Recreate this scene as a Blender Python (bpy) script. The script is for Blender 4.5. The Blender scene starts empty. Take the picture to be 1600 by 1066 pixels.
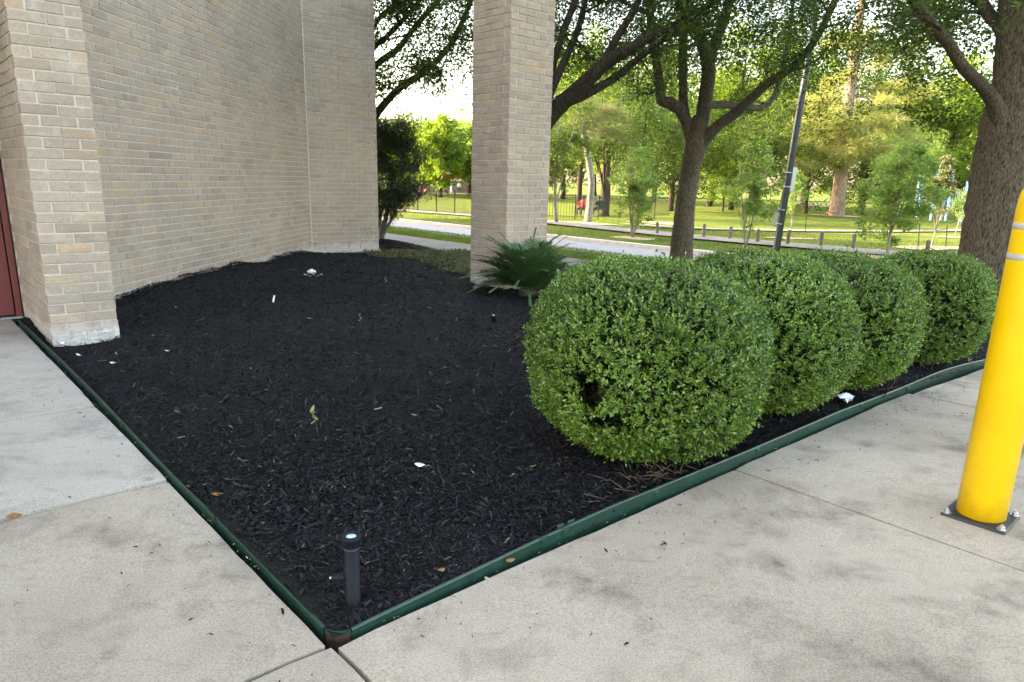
import bpy, math, random
import numpy as np
from mathutils import Vector, Matrix
random.seed(7)
rng = np.random.default_rng(7)
sc = bpy.context.scene
C = sc.collection
R_ = math.radians

# ------------------------------------------------------------------ camera
F, CX, CY, H = 1109.0, 800.0, 572.0, 1.37          # photo pixels (1600 x 1066)
_d = np.array([685.0 - CX, 4800.0 - CY, F]); _d /= np.linalg.norm(_d)
_f = np.array([0, 0, 1.0]) - _d * _d[2]; _f /= np.linalg.norm(_f)
_r = np.cross(_d, _f)
RM = np.array([_r, _f, -_d])                        # camera (right, down, forward) -> world
cd = bpy.data.cameras.new('camera'); cam = bpy.data.objects.new('camera', cd); C.objects.link(cam)
cd.sensor_fit = 'HORIZONTAL'; cd.sensor_width = 36.0; cd.lens = F / 1600 * 36
cd.shift_y = (CY - 533.0) / 1600.0
cd.clip_start = 0.05; cd.clip_end = 2000
_m = RM @ np.diag([1, -1, -1.0])
cam.matrix_world = Matrix(((*_m[0], 0), (*_m[1], 0), (*_m[2], H), (0, 0, 0, 1)))
sc.camera = cam

# ------------------------------------------------------------------ sky and sun
SUN_EL = R_(22); SUN_XY = (-0.97, 0.25)
w = bpy.data.worlds.new('World'); sc.world = w; w.use_nodes = True
nt = w.node_tree; bg = nt.nodes['Background']
sky = nt.nodes.new('ShaderNodeTexSky'); sky.sky_type = 'NISHITA'; sky.sun_disc = False
sky.sun_elevation = SUN_EL; sky.sun_rotation = math.atan2(SUN_XY[0], SUN_XY[1])
sky.air_density = 1.0; sky.dust_density = 2.5; sky.ozone_density = 1.0
nt.links.new(sky.outputs[0], bg.inputs[0]); bg.inputs[1].default_value = 0.15
sd = bpy.data.lights.new('sun', 'SUN'); sun = bpy.data.objects.new('sun', sd); C.objects.link(sun)
sd.energy = 2.7; sd.angle = R_(0.5); sd.color = (1.0, 0.95, 0.88)
sv = Vector((SUN_XY[0] * math.cos(SUN_EL), SUN_XY[1] * math.cos(SUN_EL), math.sin(SUN_EL))).normalized()
sun.rotation_euler = sv.to_track_quat('Z', 'Y').to_euler(); sun.location = (-20, 5, 30)
sc.view_settings.view_transform = 'Standard'; sc.view_settings.look = 'None'
sc.view_settings.gamma = 1.0; sc.view_settings.use_curve_mapping = False
sc.view_settings.exposure = 3.24
try:
    sc.view_settings.use_white_balance = True
    sc.view_settings.white_balance_temperature = 9100
    sc.view_settings.white_balance_tint = 13
except Exception:
    pass
sc.cycles.use_denoising = True
sc.cycles.max_bounces = 4; sc.cycles.diffuse_bounces = 3; sc.cycles.glossy_bounces = 1; sc.cycles.transmission_bounces = 2
sc.cycles.transparent_max_bounces = 4
sc.cycles.use_adaptive_sampling = True; sc.cycles.adaptive_threshold = .03

# ------------------------------------------------------------------ helpers: places
O2 = np.array([-0.519, 1.877]); _t = math.radians(41.9)
E1 = np.array([math.cos(_t), math.sin(_t)]); E2 = np.array([-E1[1], E1[0]])   # along the right / left bed edge
RZ1 = _t                                             # rotation that turns local x onto E1
def W(a, b, z=0.0):                                  # bed coordinates -> world
    q = O2 + a * E1 + b * E2
    return np.array([q[0], q[1], z])
def AB(p):
    q = np.asarray(p)[..., :2] - O2
    return q @ E1, q @ E2
ZK = ([-80, 3.5, 6, 9, 11.3, 12.5, 12.9, 18.5, 25, 60, 700], [0, 0, -.08, -.2, -.26, -.29, -.58, -.62, -.62, -.72, -.72])
def zt(a): return np.interp(a, *ZK)
def ray(px, py): return RM @ np.array([px - CX, py - CY, F])
def at(px, py, Y):                                   # the point at distance Y seen at a place of the photograph
    r = ray(px, py); p = r * (Y / r[1]); p[2] += H; return p
def onground(px, py):
    z = 0.0
    for _ in range(60):
        r = ray(px, py); p = r * ((z - H) / r[2]); a, b = AB(p); z = .5 * z + .5 * float(zt(a))
    return np.array([p[0], p[1], z])
def stand(px, Y):                                    # on the ground at distance Y, in the column px
    r = ray(px, 300.0); x = r[0] / r[1] * Y
    a, b = AB(np.array([x, Y])); return np.array([x, Y, float(zt(a))])

# ------------------------------------------------------------------ helpers: meshes
def mesh_np(name, V, faces, mats, mi=None, smooth=False):
    me = bpy.data.meshes.new(name)
    V = np.asarray(V, dtype=np.float32)
    me.vertices.add(len(V)); me.vertices.foreach_set('co', V.ravel())
    loops = np.concatenate([np.asarray(f, dtype=np.int32).ravel() for f in faces])
    sizes = np.concatenate([np.full(len(f), np.asarray(f).shape[1], dtype=np.int32) for f in faces])
    starts = np.concatenate([[0], np.cumsum(sizes)[:-1]]).astype(np.int32)
    me.loops.add(len(loops)); me.loops.foreach_set('vertex_index', loops)
    me.polygons.add(len(sizes)); me.polygons.foreach_set('loop_start', starts)
    if mi is not None: me.polygons.foreach_set('material_index', np.asarray(mi, dtype=np.int32))
    me.polygons.foreach_set('use_smooth', np.full(len(sizes), bool(smooth)))
    me.update(calc_edges=True); me.validate()
    for m in (mats if isinstance(mats, (list, tuple)) else [mats]): me.materials.append(m)
    return me
def link(name, me, parent=None, loc=None, rz=None):
    o = bpy.data.objects.new(name, me); C.objects.link(o)
    if parent is not None: o.parent = parent
    if loc is not None: o.location = loc
    if rz is not None: o.rotation_euler = (0, 0, rz)
    return o
def tag(o, label=None, cat=None, group=None, kind=None):
    if label: o['label'] = label
    if cat: o['category'] = cat
    if group: o['group'] = group
    if kind: o['kind'] = kind
    return o
def thing(name, label, cat, loc=(0, 0, 0), rz=0.0, group=None):
    o = bpy.data.objects.new(name, None); C.objects.link(o); o.empty_display_size = .1
    o.location = loc; o.rotation_euler = (0, 0, rz)
    return tag(o, label, cat, group)
class MB:
    def __init__(s): s.v = []; s.q = []; s.t = []; s.n = 0
    def add(s, V, quads=None, tris=None):
        V = np.asarray(V, dtype=float).reshape(-1, 3)
        if quads is not None and len(quads): s.q.append(np.asarray(quads, dtype=int) + s.n)
        if tris is not None and len(tris): s.t.append(np.asarray(tris, dtype=int) + s.n)
        s.v.append(V); s.n += len(V); return s
    def box(s, x0, x1, y0, y1, z0, z1, M=None):
        V = np.array([[x0,y0,z0],[x1,y0,z0],[x1,y1,z0],[x0,y1,z0],[x0,y0,z1],[x1,y0,z1],[x1,y1,z1],[x0,y1,z1]], float)
        if M is not None: V = V @ np.asarray(M)[:3, :3].T + np.asarray(M)[:3, 3]
        return s.add(V, [[0,3,2,1],[4,5,6,7],[0,1,5,4],[1,2,6,5],[2,3,7,6],[3,0,4,7]])
    def rbox(s, x0, x1, y0, y1, z0, z1, b=.005, M=None):   # box with chamfered vertical and top edges
        ring = lambda i, z: [[x0+i,y0,z],[x1-i,y0,z],[x1,y0+i,z],[x1,y1-i,z],[x1-i,y1,z],[x0+i,y1,z],[x0,y1-i,z],[x0,y0+i,z]]
        def ring2(e, z): return [[x0+b+e*0,y0+e,z],[x1-b,y0+e,z],[x1-e,y0+b,z],[x1-e,y1-b,z],[x1-b,y1-e,z],[x0+b,y1-e,z],[x0+e,y1-b,z],[x0+e,y0+b,z]]
        V = np.array(ring(b, z0) + ring(b, z1 - b) + ring2(b * .7, z1), float)
        if M is not None: V = V @ np.asarray(M)[:3, :3].T + np.asarray(M)[:3, 3]
        q = [[i, (i+1) % 8, 8 + (i+1) % 8, 8 + i] for i in range(8)] + [[8+i, 8+(i+1) % 8, 16+(i+1) % 8, 16+i] for i in range(8)]
        t = [[16, 16+i, 17+i] for i in range(1, 7)]
        return s.add(V, q, t)
    def tube(s, P, rad, n=8, cap=True, wob=0.0):
        P = np.asarray(P, float); rad = np.broadcast_to(np.asarray(rad, float), (len(P),))
        T = np.gradient(P, axis=0); T /= np.linalg.norm(T, axis=1)[:, None] + 1e-9
        up = np.array([0, 0, 1.0]) if abs(T[0][2]) < .9 else np.array([1.0, 0, 0])
        V = []; a = np.linspace(0, 2 * np.pi, n, endpoint=False)
        for p, t, r in zip(P, T, rad):
            x = np.cross(up, t); x /= np.linalg.norm(x) + 1e-9; y = np.cross(t, x); up = np.cross(x, -t) if False else y
            rr = r * (1 + (rng.normal(0, wob, n) if wob else 0))
            V.append(p + np.outer(np.cos(a) * rr, x) + np.outer(np.sin(a) * rr, y))
            up = y
        m = len(P); V = np.concatenate(V)
        q = [[i*n + j, i*n + (j+1) % n, (i+1)*n + (j+1) % n, (i+1)*n + j] for i in range(m-1) for j in range(n)]
        t = []
        if cap:
            V = np.concatenate([V, [P[0]], [P[-1]]]); k = m * n
            t = [[k, (j+1) % n, j] for j in range(n)] + [[k+1, (m-1)*n + j, (m-1)*n + (j+1) % n] for j in range(n)]
        return s.add(V, q, t)
    def lathe(s, prof, n=32, cen=(0, 0, 0)):
        a = np.linspace(0, 2*np.pi, n, endpoint=False)
        V = np.concatenate([np.stack([r*np.cos(a), r*np.sin(a), np.full(n, z)], 1) for r, z in prof]) + np.asarray(cen)
        m = len(prof)
        q = [[i*n + j, i*n + (j+1) % n, (i+1)*n + (j+1) % n, (i+1)*n + j] for i in range(m-1) for j in range(n)]
        return s.add(V, q)
    def mesh(s, name, mats, smooth=False):
        f = []
        if s.q: f.append(np.concatenate(s.q))
        if s.t: f.append(np.concatenate(s.t))
        return mesh_np(name, np.concatenate(s.v), f, mats, smooth=smooth)
    def build(s, name, mats, parent=None, loc=None, rz=None, smooth=False):
        return link(name, s.mesh(name, mats, smooth), parent, loc, rz)
def nrm(v): return v / (np.linalg.norm(v, axis=-1, keepdims=True) + 1e-9)
def leaf_mesh(name, Cn, A, N, L, Wd, mat, shape='d', fold=.18):
    n = len(Cn); A = nrm(A); N = nrm(N - A * np.sum(A * N, 1)[:, None]); B = np.cross(A, N)
    L = np.broadcast_to(L, (n,))[:, None]; Wd = np.broadcast_to(Wd, (n,))[:, None]
    if shape == 'd':
        V = np.stack([Cn, Cn + .45*L*A + .5*Wd*B + fold*Wd*N, Cn + L*A, Cn + .45*L*A - .5*Wd*B + fold*Wd*N], 1)
        i = np.arange(n)[:, None] * 4
        return mesh_np(name, V.reshape(-1, 3), [np.concatenate([i + [0, 1, 2], i + [0, 2, 3]])], mat)
    V = np.stack([Cn, Cn + .28*L*A + .40*Wd*B + fold*Wd*N, Cn + .68*L*A + .46*Wd*B + fold*Wd*N, Cn + L*A - .1*L*N*fold*3,
                  Cn + .68*L*A - .46*Wd*B + fold*Wd*N, Cn + .28*L*A - .40*Wd*B + fold*Wd*N], 1)
    i = np.arange(n)[:, None] * 6
    return mesh_np(name, V.reshape(-1, 3), [np.concatenate([i + [0, 1, 2, 3], i + [0, 3, 4, 5]])], mat)
def rdir(n): return nrm(rng.normal(size=(n, 3)))
def smooth_path(P, k=5):
    P = np.asarray(P, float); out = []
    Q = np.concatenate([[2*P[0]-P[1]], P, [2*P[-1]-P[-2]]])
    for i in range(1, len(Q) - 2):
        for t in np.linspace(0, 1, k, endpoint=False):
            a, b, c, d = Q[i-1], Q[i], Q[i+1], Q[i+2]
            out.append(.5*((2*b) + (-a+c)*t + (2*a-5*b+4*c-d)*t*t + (-a+3*b-3*c+d)*t**3))
    out.append(P[-1]); return np.array(out)

# ------------------------------------------------------------------ materials
def new_mat(name):
    m = bpy.data.materials.new(name); m.use_nodes = True
    return m, m.node_tree, m.node_tree.nodes['Principled BSDF']
def node(nt, t, **kw):
    n = nt.nodes.new(t)
    for k, v in kw.items(): setattr(n, k, v)
    return n
def ramp(nt, stops, interp='LINEAR'):
    r = node(nt, 'ShaderNodeValToRGB'); r.color_ramp.interpolation = interp
    e = r.color_ramp.elements
    while len(e) < len(stops): e.new(.5)
    for x, (p, c) in zip(e, stops): x.position = p; x.color = (*c, 1)
    return r
def mixc(nt, typ, fac, a, b):
    m = node(nt, 'ShaderNodeMix', data_type='RGBA', blend_type=typ)
    for s, v in ((m.inputs['Factor'], fac), (m.inputs['A'], a), (m.inputs['B'], b)):
        if hasattr(v, 'is_output'): nt.links.new(v, s)
        elif isinstance(v, (int, float)): s.default_value = v
        else: s.default_value = (*v, 1)
    return m.outputs['Result']
def coords(nt, kind='Object', scale=(1, 1, 1)):
    tc = node(nt, 'ShaderNodeTexCoord'); mp = node(nt, 'ShaderNodeMapping'); mp.inputs['Scale'].default_value = scale
    if kind == 'World':
        g = node(nt, 'ShaderNodeNewGeometry'); nt.links.new(g.outputs['Position'], mp.inputs[0])
    else: nt.links.new(tc.outputs[kind], mp.inputs[0])
    return mp.outputs[0]
def noise(nt, vec, scale, detail=3, rough=.55, dist=0.0):
    n = node(nt, 'ShaderNodeTexNoise'); n.inputs['Scale'].default_value = scale; n.inputs['Detail'].default_value = detail
    n.inputs['Roughness'].default_value = rough; n.inputs['Distortion'].default_value = dist
    nt.links.new(vec, n.inputs['Vector']); return n.outputs['Fac']
def bump(nt, p, h, strength=.3, dist=.01):
    b = node(nt, 'ShaderNodeBump'); b.inputs['Strength'].default_value = strength; b.inputs['Distance'].default_value = dist
    nt.links.new(h, b.inputs['Height']); nt.links.new(b.outputs[0], p.inputs['Normal'])
def simple(name, col, rough=.6, var=.15, scale=12, metal=0.0, bmp=.15, bscale=60, bdist=.003, spec=.4, kind='World'):
    m, nt, p = new_mat(name); v = coords(nt, kind)
    n = noise(nt, v, scale, 4)
    r = ramp(nt, [(.3, tuple(c * (1 - var) for c in col)), (.7, tuple(min(1, c * (1 + var)) for c in col))])
    nt.links.new(n, r.inputs[0]); nt.links.new(r.outputs[0], p.inputs['Base Color'])
    p.inputs['Roughness'].default_value = rough; p.inputs['Metallic'].default_value = metal
    p.inputs['Specular IOR Level'].default_value = spec
    if bmp: bump(nt, p, noise(nt, v, bscale, 3), bmp, bdist)
    return m
def island_rand(nt):
    g = node(nt, 'ShaderNodeNewGeometry'); oi = node(nt, 'ShaderNodeObjectInfo')
    a = node(nt, 'ShaderNodeMath', operation='MULTIPLY_ADD'); a.inputs[1].default_value = 7.31
    nt.links.new(oi.outputs['Random'], a.inputs[0]); nt.links.new(g.outputs['Random Per Island'], a.inputs[2])
    fr = node(nt, 'ShaderNodeMath', operation='FRACT'); nt.links.new(a.outputs[0], fr.inputs[0]); return fr.outputs[0]
def brick_mat(name):
    m, nt, p = new_mat(name); v = coords(nt, 'World')
    r = ramp(nt, [(0, (.275, .225, .185)), (.2, (.325, .268, .22)), (.42, (.30, .255, .212)), (.6, (.34, .275, .225)), (.78, (.31, .266, .226)), (.90, (.35, .288, .222)), (.955, (.375, .275, .19)), (1, (.25, .208, .178))])
    nt.links.new(island_rand(nt), r.inputs[0])
    n1 = noise(nt, v, 55, 5, .65); r1 = ramp(nt, [(.25, (.72, .72, .72)), (.55, (1, 1, 1)), (.8, (1.15, 1.13, 1.1))]); nt.links.new(n1, r1.inputs[0])
    c = mixc(nt, 'MULTIPLY', 1.0, r.outputs[0], r1.outputs[0])
    n2 = noise(nt, v, 9, 4, .6); r2 = ramp(nt, [(.56, (0, 0, 0)), (.72, (1, 1, 1))]); nt.links.new(n2, r2.inputs[0])   # lime bloom
    mul = node(nt, 'ShaderNodeMath', operation='MULTIPLY'); mul.inputs[1].default_value = .34; nt.links.new(r2.outputs[0], mul.inputs[0])
    c = mixc(nt, 'MIX', mul.outputs[0], c, (.46, .43, .405))
    sz = node(nt, 'ShaderNodeSeparateXYZ'); nt.links.new(v, sz.inputs[0]); nz = noise(nt, v, 6, 5, .7)
    az = node(nt, 'ShaderNodeMath', operation='MULTIPLY_ADD'); az.inputs[1].default_value = -.5; nt.links.new(nz, az.inputs[0]); nt.links.new(sz.outputs['Z'], az.inputs[2])
    rz_ = ramp(nt, [(.0, (.55, .55, .55)), (.08, (0, 0, 0))]); az2 = node(nt, 'ShaderNodeMath', operation='ADD'); az2.inputs[1].default_value = .17; nt.links.new(az.outputs[0], az2.inputs[0]); nt.links.new(az2.outputs[0], rz_.inputs[0])
    c = mixc(nt, 'MIX', rz_.outputs[0], c, (.47, .455, .44))
    n3 = noise(nt, v, 1.1, 3); r3 = ramp(nt, [(.35, (.9, .9, .9)), (.65, (1.06, 1.05, 1.03))]); nt.links.new(n3, r3.inputs[0])
    c = mixc(nt, 'MULTIPLY', 1.0, c, r3.outputs[0]); c = mixc(nt, 'MULTIPLY', 1.0, c, (1.25, 1.19, 1.19))
    n4 = noise(nt, v, 130, 2); r4 = ramp(nt, [(.28, (.45, .4, .36)), (.36, (1, 1, 1))]); nt.links.new(n4, r4.inputs[0])
    c = mixc(nt, 'MULTIPLY', .5, c, r4.outputs[0])
    nt.links.new(c, p.inputs['Base Color']); p.inputs['Roughness'].default_value = .9; p.inputs['Specular IOR Level'].default_value = .2
    bump(nt, p, noise(nt, v, 90, 5, .7), .7, .006)
    return m
def concrete_mat(name, c0, c1, stain=.5, warm=None):
    m, nt, p = new_mat(name); v = coords(nt, 'World')
    big = noise(nt, v, .9, 5, .6, .4); r = ramp(nt, [(.3, c0), (.68, c1)]); nt.links.new(big, r.inputs[0])
    st = noise(nt, v, 2.6, 7, .66, .25); rs = ramp(nt, [(.50, (1, 1, 1)), (.60, (.78, .77, .77)), (.70, (.42, .42, .44))]); nt.links.new(st, rs.inputs[0])
    c = mixc(nt, 'MULTIPLY', stain, r.outputs[0], rs.outputs[0])
    sc_ = noise(nt, coords(nt, 'World', (1, 2.2, 1)), 5, 7, .72, .4); rk = ramp(nt, [(.55, (1, 1, 1)), (.70, (.62, .60, .58))]); nt.links.new(sc_, rk.inputs[0])
    c = mixc(nt, 'MULTIPLY', .6, c, rk.outputs[0])
    fine = noise(nt, v, 150, 4, .75); rf = ramp(nt, [(.27, (.45, .45, .45)), (.5, (1, 1, 1)), (.73, (1.45, 1.42, 1.38))]); nt.links.new(fine, rf.inputs[0])
    c = mixc(nt, 'MULTIPLY', .9, c, rf.outputs[0])
    vo = node(nt, 'ShaderNodeTexVoronoi'); vo.inputs['Scale'].default_value = 60; nt.links.new(v, vo.inputs['Vector'])
    rv = ramp(nt, [(.05, (.55, .53, .5)), (.13, (1, 1, 1))]); nt.links.new(vo.outputs['Distance'], rv.inputs[0])
    gate = noise(nt, v, 25, 2); rg = ramp(nt, [(.55, (0, 0, 0)), (.62, (1, 1, 1))]); nt.links.new(gate, rg.inputs[0])
    c = mixc(nt, 'MULTIPLY', rg.outputs[0], c, rv.outputs[0])
    v2 = node(nt, 'ShaderNodeTexVoronoi'); v2.inputs['Scale'].default_value = 2.6; nt.links.new(v, v2.inputs['Vector'])
    r2 = ramp(nt, [(.035, (.50, .48, .46)), (.075, (1, 1, 1))]); nt.links.new(v2.outputs['Distance'], r2.inputs[0]); c = mixc(nt, 'MULTIPLY', .55, c, r2.outputs[0])
    nt.links.new(c, p.inputs['Base Color']); p.inputs['Roughness'].default_value = .88; p.inputs['Specular IOR Level'].default_value = .25
    bump(nt, p, noise(nt, v, 140, 4, .7), .55, .004)
    return m
def leaf_mat(name, cols, rough=.5, trans=.35, spec=.4, tboost=1.6):
    m, nt, p = new_mat(name)
    g = node(nt, 'ShaderNodeNewGeometry')
    r = ramp(nt, [(i / (len(cols) - 1), c) for i, c in enumerate(cols)]); nt.links.new(g.outputs['Random Per Island'], r.inputs[0])
    big = noise(nt, coords(nt, 'World'), 1.6, 0); rb = ramp(nt, [(.3, (.78, .8, .76)), (.7, (1.18, 1.15, 1.1))]); nt.links.new(big, rb.inputs[0])
    c = mixc(nt, 'MULTIPLY', 1.0, r.outputs[0], rb.outputs[0])
    nt.links.new(c, p.inputs['Base Color']); p.inputs['Roughness'].default_value = rough; p.inputs['Specular IOR Level'].default_value = spec
    tr = node(nt, 'ShaderNodeBsdfTranslucent'); ct = mixc(nt, 'MULTIPLY', 1.0, c, (tboost, tboost * 1.05, tboost * .55)); nt.links.new(ct, tr.inputs[0])
    mx = node(nt, 'ShaderNodeMixShader'); mx.inputs[0].default_value = trans
    out = nt.nodes['Material Output']
    nt.links.new(p.outputs[0], mx.inputs[1]); nt.links.new(tr.outputs[0], mx.inputs[2]); nt.links.new(mx.outputs[0], out.inputs[0])
    return m
def bark_mat(name, c0, c1, vs=(9, 9, 1.6), strength=1.0):
    m, nt, p = new_mat(name); v = coords(nt, 'World', vs)
    n = noise(nt, v, 3.2, 6, .7, .6); r = ramp(nt, [(.38, c0), (.62, c1)]); nt.links.new(n, r.inputs[0])
    n2 = noise(nt, coords(nt, 'World'), 1.3, 3); r2 = ramp(nt, [(.3, (.75, .75, .75)), (.7, (1.2, 1.18, 1.15))]); nt.links.new(n2, r2.inputs[0])
    nt.links.new(mixc(nt, 'MULTIPLY', 1.0, r.outputs[0], r2.outputs[0]), p.inputs['Base Color']); p.inputs['Roughness'].default_value = .95
    p.inputs['Specular IOR Level'].default_value = .15
    bump(nt, p, n, strength, .03); return m
def chip_mat(name):
    m, nt, p = new_mat(name); g = node(nt, 'ShaderNodeNewGeometry')
    r = ramp(nt, [(0, (.005, .005, .006)), (.45, (.012, .012, .014)), (.85, (.022, .022, .026)), (.97, (.034, .031, .031)), (.996, (.10, .085, .07)), (1, (.26, .23, .19))])
    nt.links.new(g.outputs['Random Per Island'], r.inputs[0]); nt.links.new(r.outputs[0], p.inputs['Base Color'])
    p.inputs['Roughness'].default_value = .8; p.inputs['Specular IOR Level'].default_value = .16
    bump(nt, p, noise(nt, coords(nt, 'World'), 220, 3), .6, .003); return m
def grass_mat(name, c0, c1, c2):
    m, nt, p = new_mat(name); v = coords(nt, 'World')
    n = noise(nt, v, .25, 5, .6); r = ramp(nt, [(.3, c0), (.55, c1), (.8, c2)]); nt.links.new(n, r.inputs[0])
    f = noise(nt, v, 28, 4, .7); rf = ramp(nt, [(.2, (.55, .6, .5)), (.8, (1.35, 1.3, 1.2))]); nt.links.new(f, rf.inputs[0])
    c = mixc(nt, 'MULTIPLY', 1.0, r.outputs[0], rf.outputs[0])
    d = noise(nt, v, .6, 4, .6, .8); rd = ramp(nt, [(.62, (0, 0, 0)), (.75, (1, 1, 1))]); nt.links.new(d, rd.inputs[0])
    mul = node(nt, 'ShaderNodeMath', operation='MULTIPLY'); mul.inputs[1].default_value = .45; nt.links.new(rd.outputs[0], mul.inputs[0])
    c = mixc(nt, 'MIX', mul.outputs[0], c, (.16, .13, .075))
    nt.links.new(c, p.inputs['Base Color']); p.inputs['Roughness'].default_value = .95; p.inputs['Specular IOR Level'].default_value = .1
    bump(nt, p, f, .9, .05); return m

M = {}
M['brick'] = brick_mat('brick_taupe')
M['mortar'] = simple('mortar', (.50, .46, .415), .95, .12, 30, bmp=.5, bscale=120, bdist=.004, spec=.1)
M['footing'] = simple('footing_mortar', (.46, .44, .41), .95, .3, 18, bmp=.9, bscale=45, bdist=.02, spec=.1)
M['wallplain'] = simple('brick_far', (.30, .255, .21), .95, .1, 8, bmp=.3)
M['conc_warm'] = concrete_mat('concrete_warm', (.305, .256, .20), (.445, .382, .306), 1.0)
M['conc_grey'] = concrete_mat('concrete_grey', (.35, .315, .268), (.47, .428, .37), .75)
M['conc_walk'] = concrete_mat('concrete_walk', (.20, .19, .17), (.27, .255, .23), .4)
M['soil'] = simple('soil', (.035, .03, .026), 1.0, .4, 30, bmp=1, bscale=60, bdist=.02, spec=.05)
M['road'] = simple('road_concrete', (.27, .285, .31), .85, .12, 2.0, bmp=.2, bscale=60)
M['kerb'] = simple('kerb_concrete', (.55, .54, .52), .85, .12, 6, bmp=.2)
M['grass'] = grass_mat('lawn', (.075, .12, .022), (.115, .155, .03), (.16, .17, .045))
M['blade'] = leaf_mat('grass_blades', [(.07, .13, .02), (.11, .17, .03), (.16, .19, .05)], .7, .3, .2)
M['mulch'] = simple('mulch_bed', (.010, .010, .0115), .9, .5, 60, bmp=1.0, bscale=70, bdist=.03, spec=.2)
M['chip'] = chip_mat('mulch_chips')
M['green'] = simple('green_edging', (.005, .040, .028), .45, .25, 14, bmp=.15, bscale=40, spec=.5)
M['rust'] = simple('rusty_edging', (.045, .022, .016), .85, .5, 40, bmp=.5, bscale=90)
M['yellow'] = simple('yellow_plastic', (.80, .46, .012), .38, .035, 3, bmp=.05, bscale=200, bdist=.001, spec=.5)
def worn_yellow():
    m, nt, p = new_mat('yellow_plastic'); v = coords(nt, 'Object')
    n = noise(nt, v, 3, 4); r = ramp(nt, [(.3, (.74, .45, .012)), (.7, (.84, .53, .018))]); nt.links.new(n, r.inputs[0])
    sp = noise(nt, coords(nt, 'Object', (1, 1, .35)), 38, 5, .75); rs = ramp(nt, [(.66, (1, 1, 1)), (.74, (.62, .58, .5))]); nt.links.new(sp, rs.inputs[0])
    c = mixc(nt, 'MULTIPLY', .8, r.outputs[0], rs.outputs[0])
    sx = node(nt, 'ShaderNodeSeparateXYZ'); nt.links.new(v, sx.inputs[0]); g = noise(nt, v, 9, 5, .7)
    ad = node(nt, 'ShaderNodeMath', operation='MULTIPLY_ADD'); ad.inputs[1].default_value = .30; nt.links.new(g, ad.inputs[0]); nt.links.new(sx.outputs['Z'], ad.inputs[2])
    rg = ramp(nt, [(.14, (.55, .5, .42)), (.26, (1, 1, 1))]); nt.links.new(ad.outputs[0], rg.inputs[0]); c = mixc(nt, 'MULTIPLY', .7, c, rg.outputs[0])
    nt.links.new(c, p.inputs['Base Color']); p.inputs['Roughness'].default_value = .45; p.inputs['Specular IOR Level'].default_value = .4
    bump(nt, p, noise(nt, v, 60, 3), .08, .002); return m
M['yellow'] = worn_yellow()
M['tape'] = simple('reflective_tape', (.42, .42, .43), .35, .08, 60, bmp=.1, spec=.6)
M['plate'] = simple('black_plate', (.022, .022, .024), .5, .4, 25, bmp=.3, bscale=120)
M['zinc'] = simple('zinc_bolt', (.62, .62, .64), .35, .12, 60, metal=.9, bmp=.1)
M['black'] = simple('black_paint', (.006, .008, .013), .55, .25, 30, bmp=.1, bscale=150, spec=.18)
M['lens'] = simple('lens_glass', (.50, .66, .66), .15, .3, 70, bmp=0, spec=.7)
M['maroon'] = simple('maroon_paint', (.165, .036, .036), .5, .06, 3, bmp=.05)
M['gap'] = simple('gap_shade', (.01, .008, .008), .9, .1)  # near-black colour for the shade between door leaf and jamb
M['bark'] = bark_mat('oak_bark', (.03, .024, .018), (.19, .152, .118), (20, 20, 4.5), 1.0)
M['bark2'] = bark_mat('dark_bark', (.03, .024, .019), (.085, .07, .055))
M['bark_pine'] = bark_mat('pine_bark', (.15, .10, .075), (.36, .27, .21), (5, 5, 1.5))
M['bark_pale'] = bark_mat('pale_bark', (.16, .14, .115), (.34, .31, .27), (7, 7, 2))
M['oak'] = leaf_mat('oak_leaves', [(.024, .05, .012), (.042, .082, .018), (.058, .11, .022), (.10, .15, .03)], .5, .42)
M['dark'] = leaf_mat('dark_leaves', [(.012, .028, .012), (.02, .042, .016), (.03, .058, .02)], .4, .15)
M['mid'] = leaf_mat('mid_green_leaves', [(.045, .085, .02), (.07, .12, .03), (.10, .15, .035)], .6, .4)
M['bright'] = leaf_mat('bright_leaves', [(.09, .16, .025), (.14, .225, .035), (.20, .27, .05)], .6, .45)
M['sapling'] = leaf_mat('sapling_leaves', [(.10, .175, .055), (.155, .25, .075), (.22, .32, .105)], .6, .42)
M['pine'] = leaf_mat('pine_needles', [(.18, .20, .07), (.25, .265, .10), (.33, .335, .14)], .7, .38)
M['pinegrey'] = leaf_mat('grey_pine_needles', [(.09, .11, .05), (.13, .15, .07), (.17, .18, .09)], .6, .3)
M['box'] = leaf_mat('boxwood_leaves', [(.032, .068, .014), (.064, .138, .021), (.102, .205, .028), (.145, .26, .038), (.25, .38, .11)], .30, .22, .6)
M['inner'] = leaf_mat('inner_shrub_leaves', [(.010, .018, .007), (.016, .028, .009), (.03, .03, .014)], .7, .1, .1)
M['sago'] = leaf_mat('sago_leaves', [(.04, .092, .04), (.06, .13, .055), (.09, .165, .075)], .35, .2, .5)
M['cover'] = leaf_mat('groundcover_leaves', [(.05, .065, .025), (.085, .10, .04), (.13, .13, .07), (.15, .12, .08)], .6, .2)
M['twig'] = simple('twigs', (.075, .052, .036), .9, .3, 30, bmp=.3)
M['wood'] = bark_mat('weathered_wood', (.10, .085, .075), (.24, .215, .19), (20, 20, 2.5), .6)
M['iron'] = simple('black_iron', (.012, .013, .014), .5, .2, 20, bmp=0)
M['steel'] = simple('grey_steel', (.03, .037, .045), .45, .2, 6, metal=.3, bmp=.1)
M['alum'] = simple('sign_back', (.34, .36, .38), .45, .1, 6, metal=.4, bmp=0)
M['blue'] = simple('blue_paint', (.07, .26, .58), .45, .1, 6, bmp=0)
M['paleblue'] = simple('pale_blue_paint', (.30, .56, .78), .45, .1, 6, bmp=0)
M['white'] = simple('white_paint', (.78, .77, .74), .6, .06, 6, bmp=0)
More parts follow.
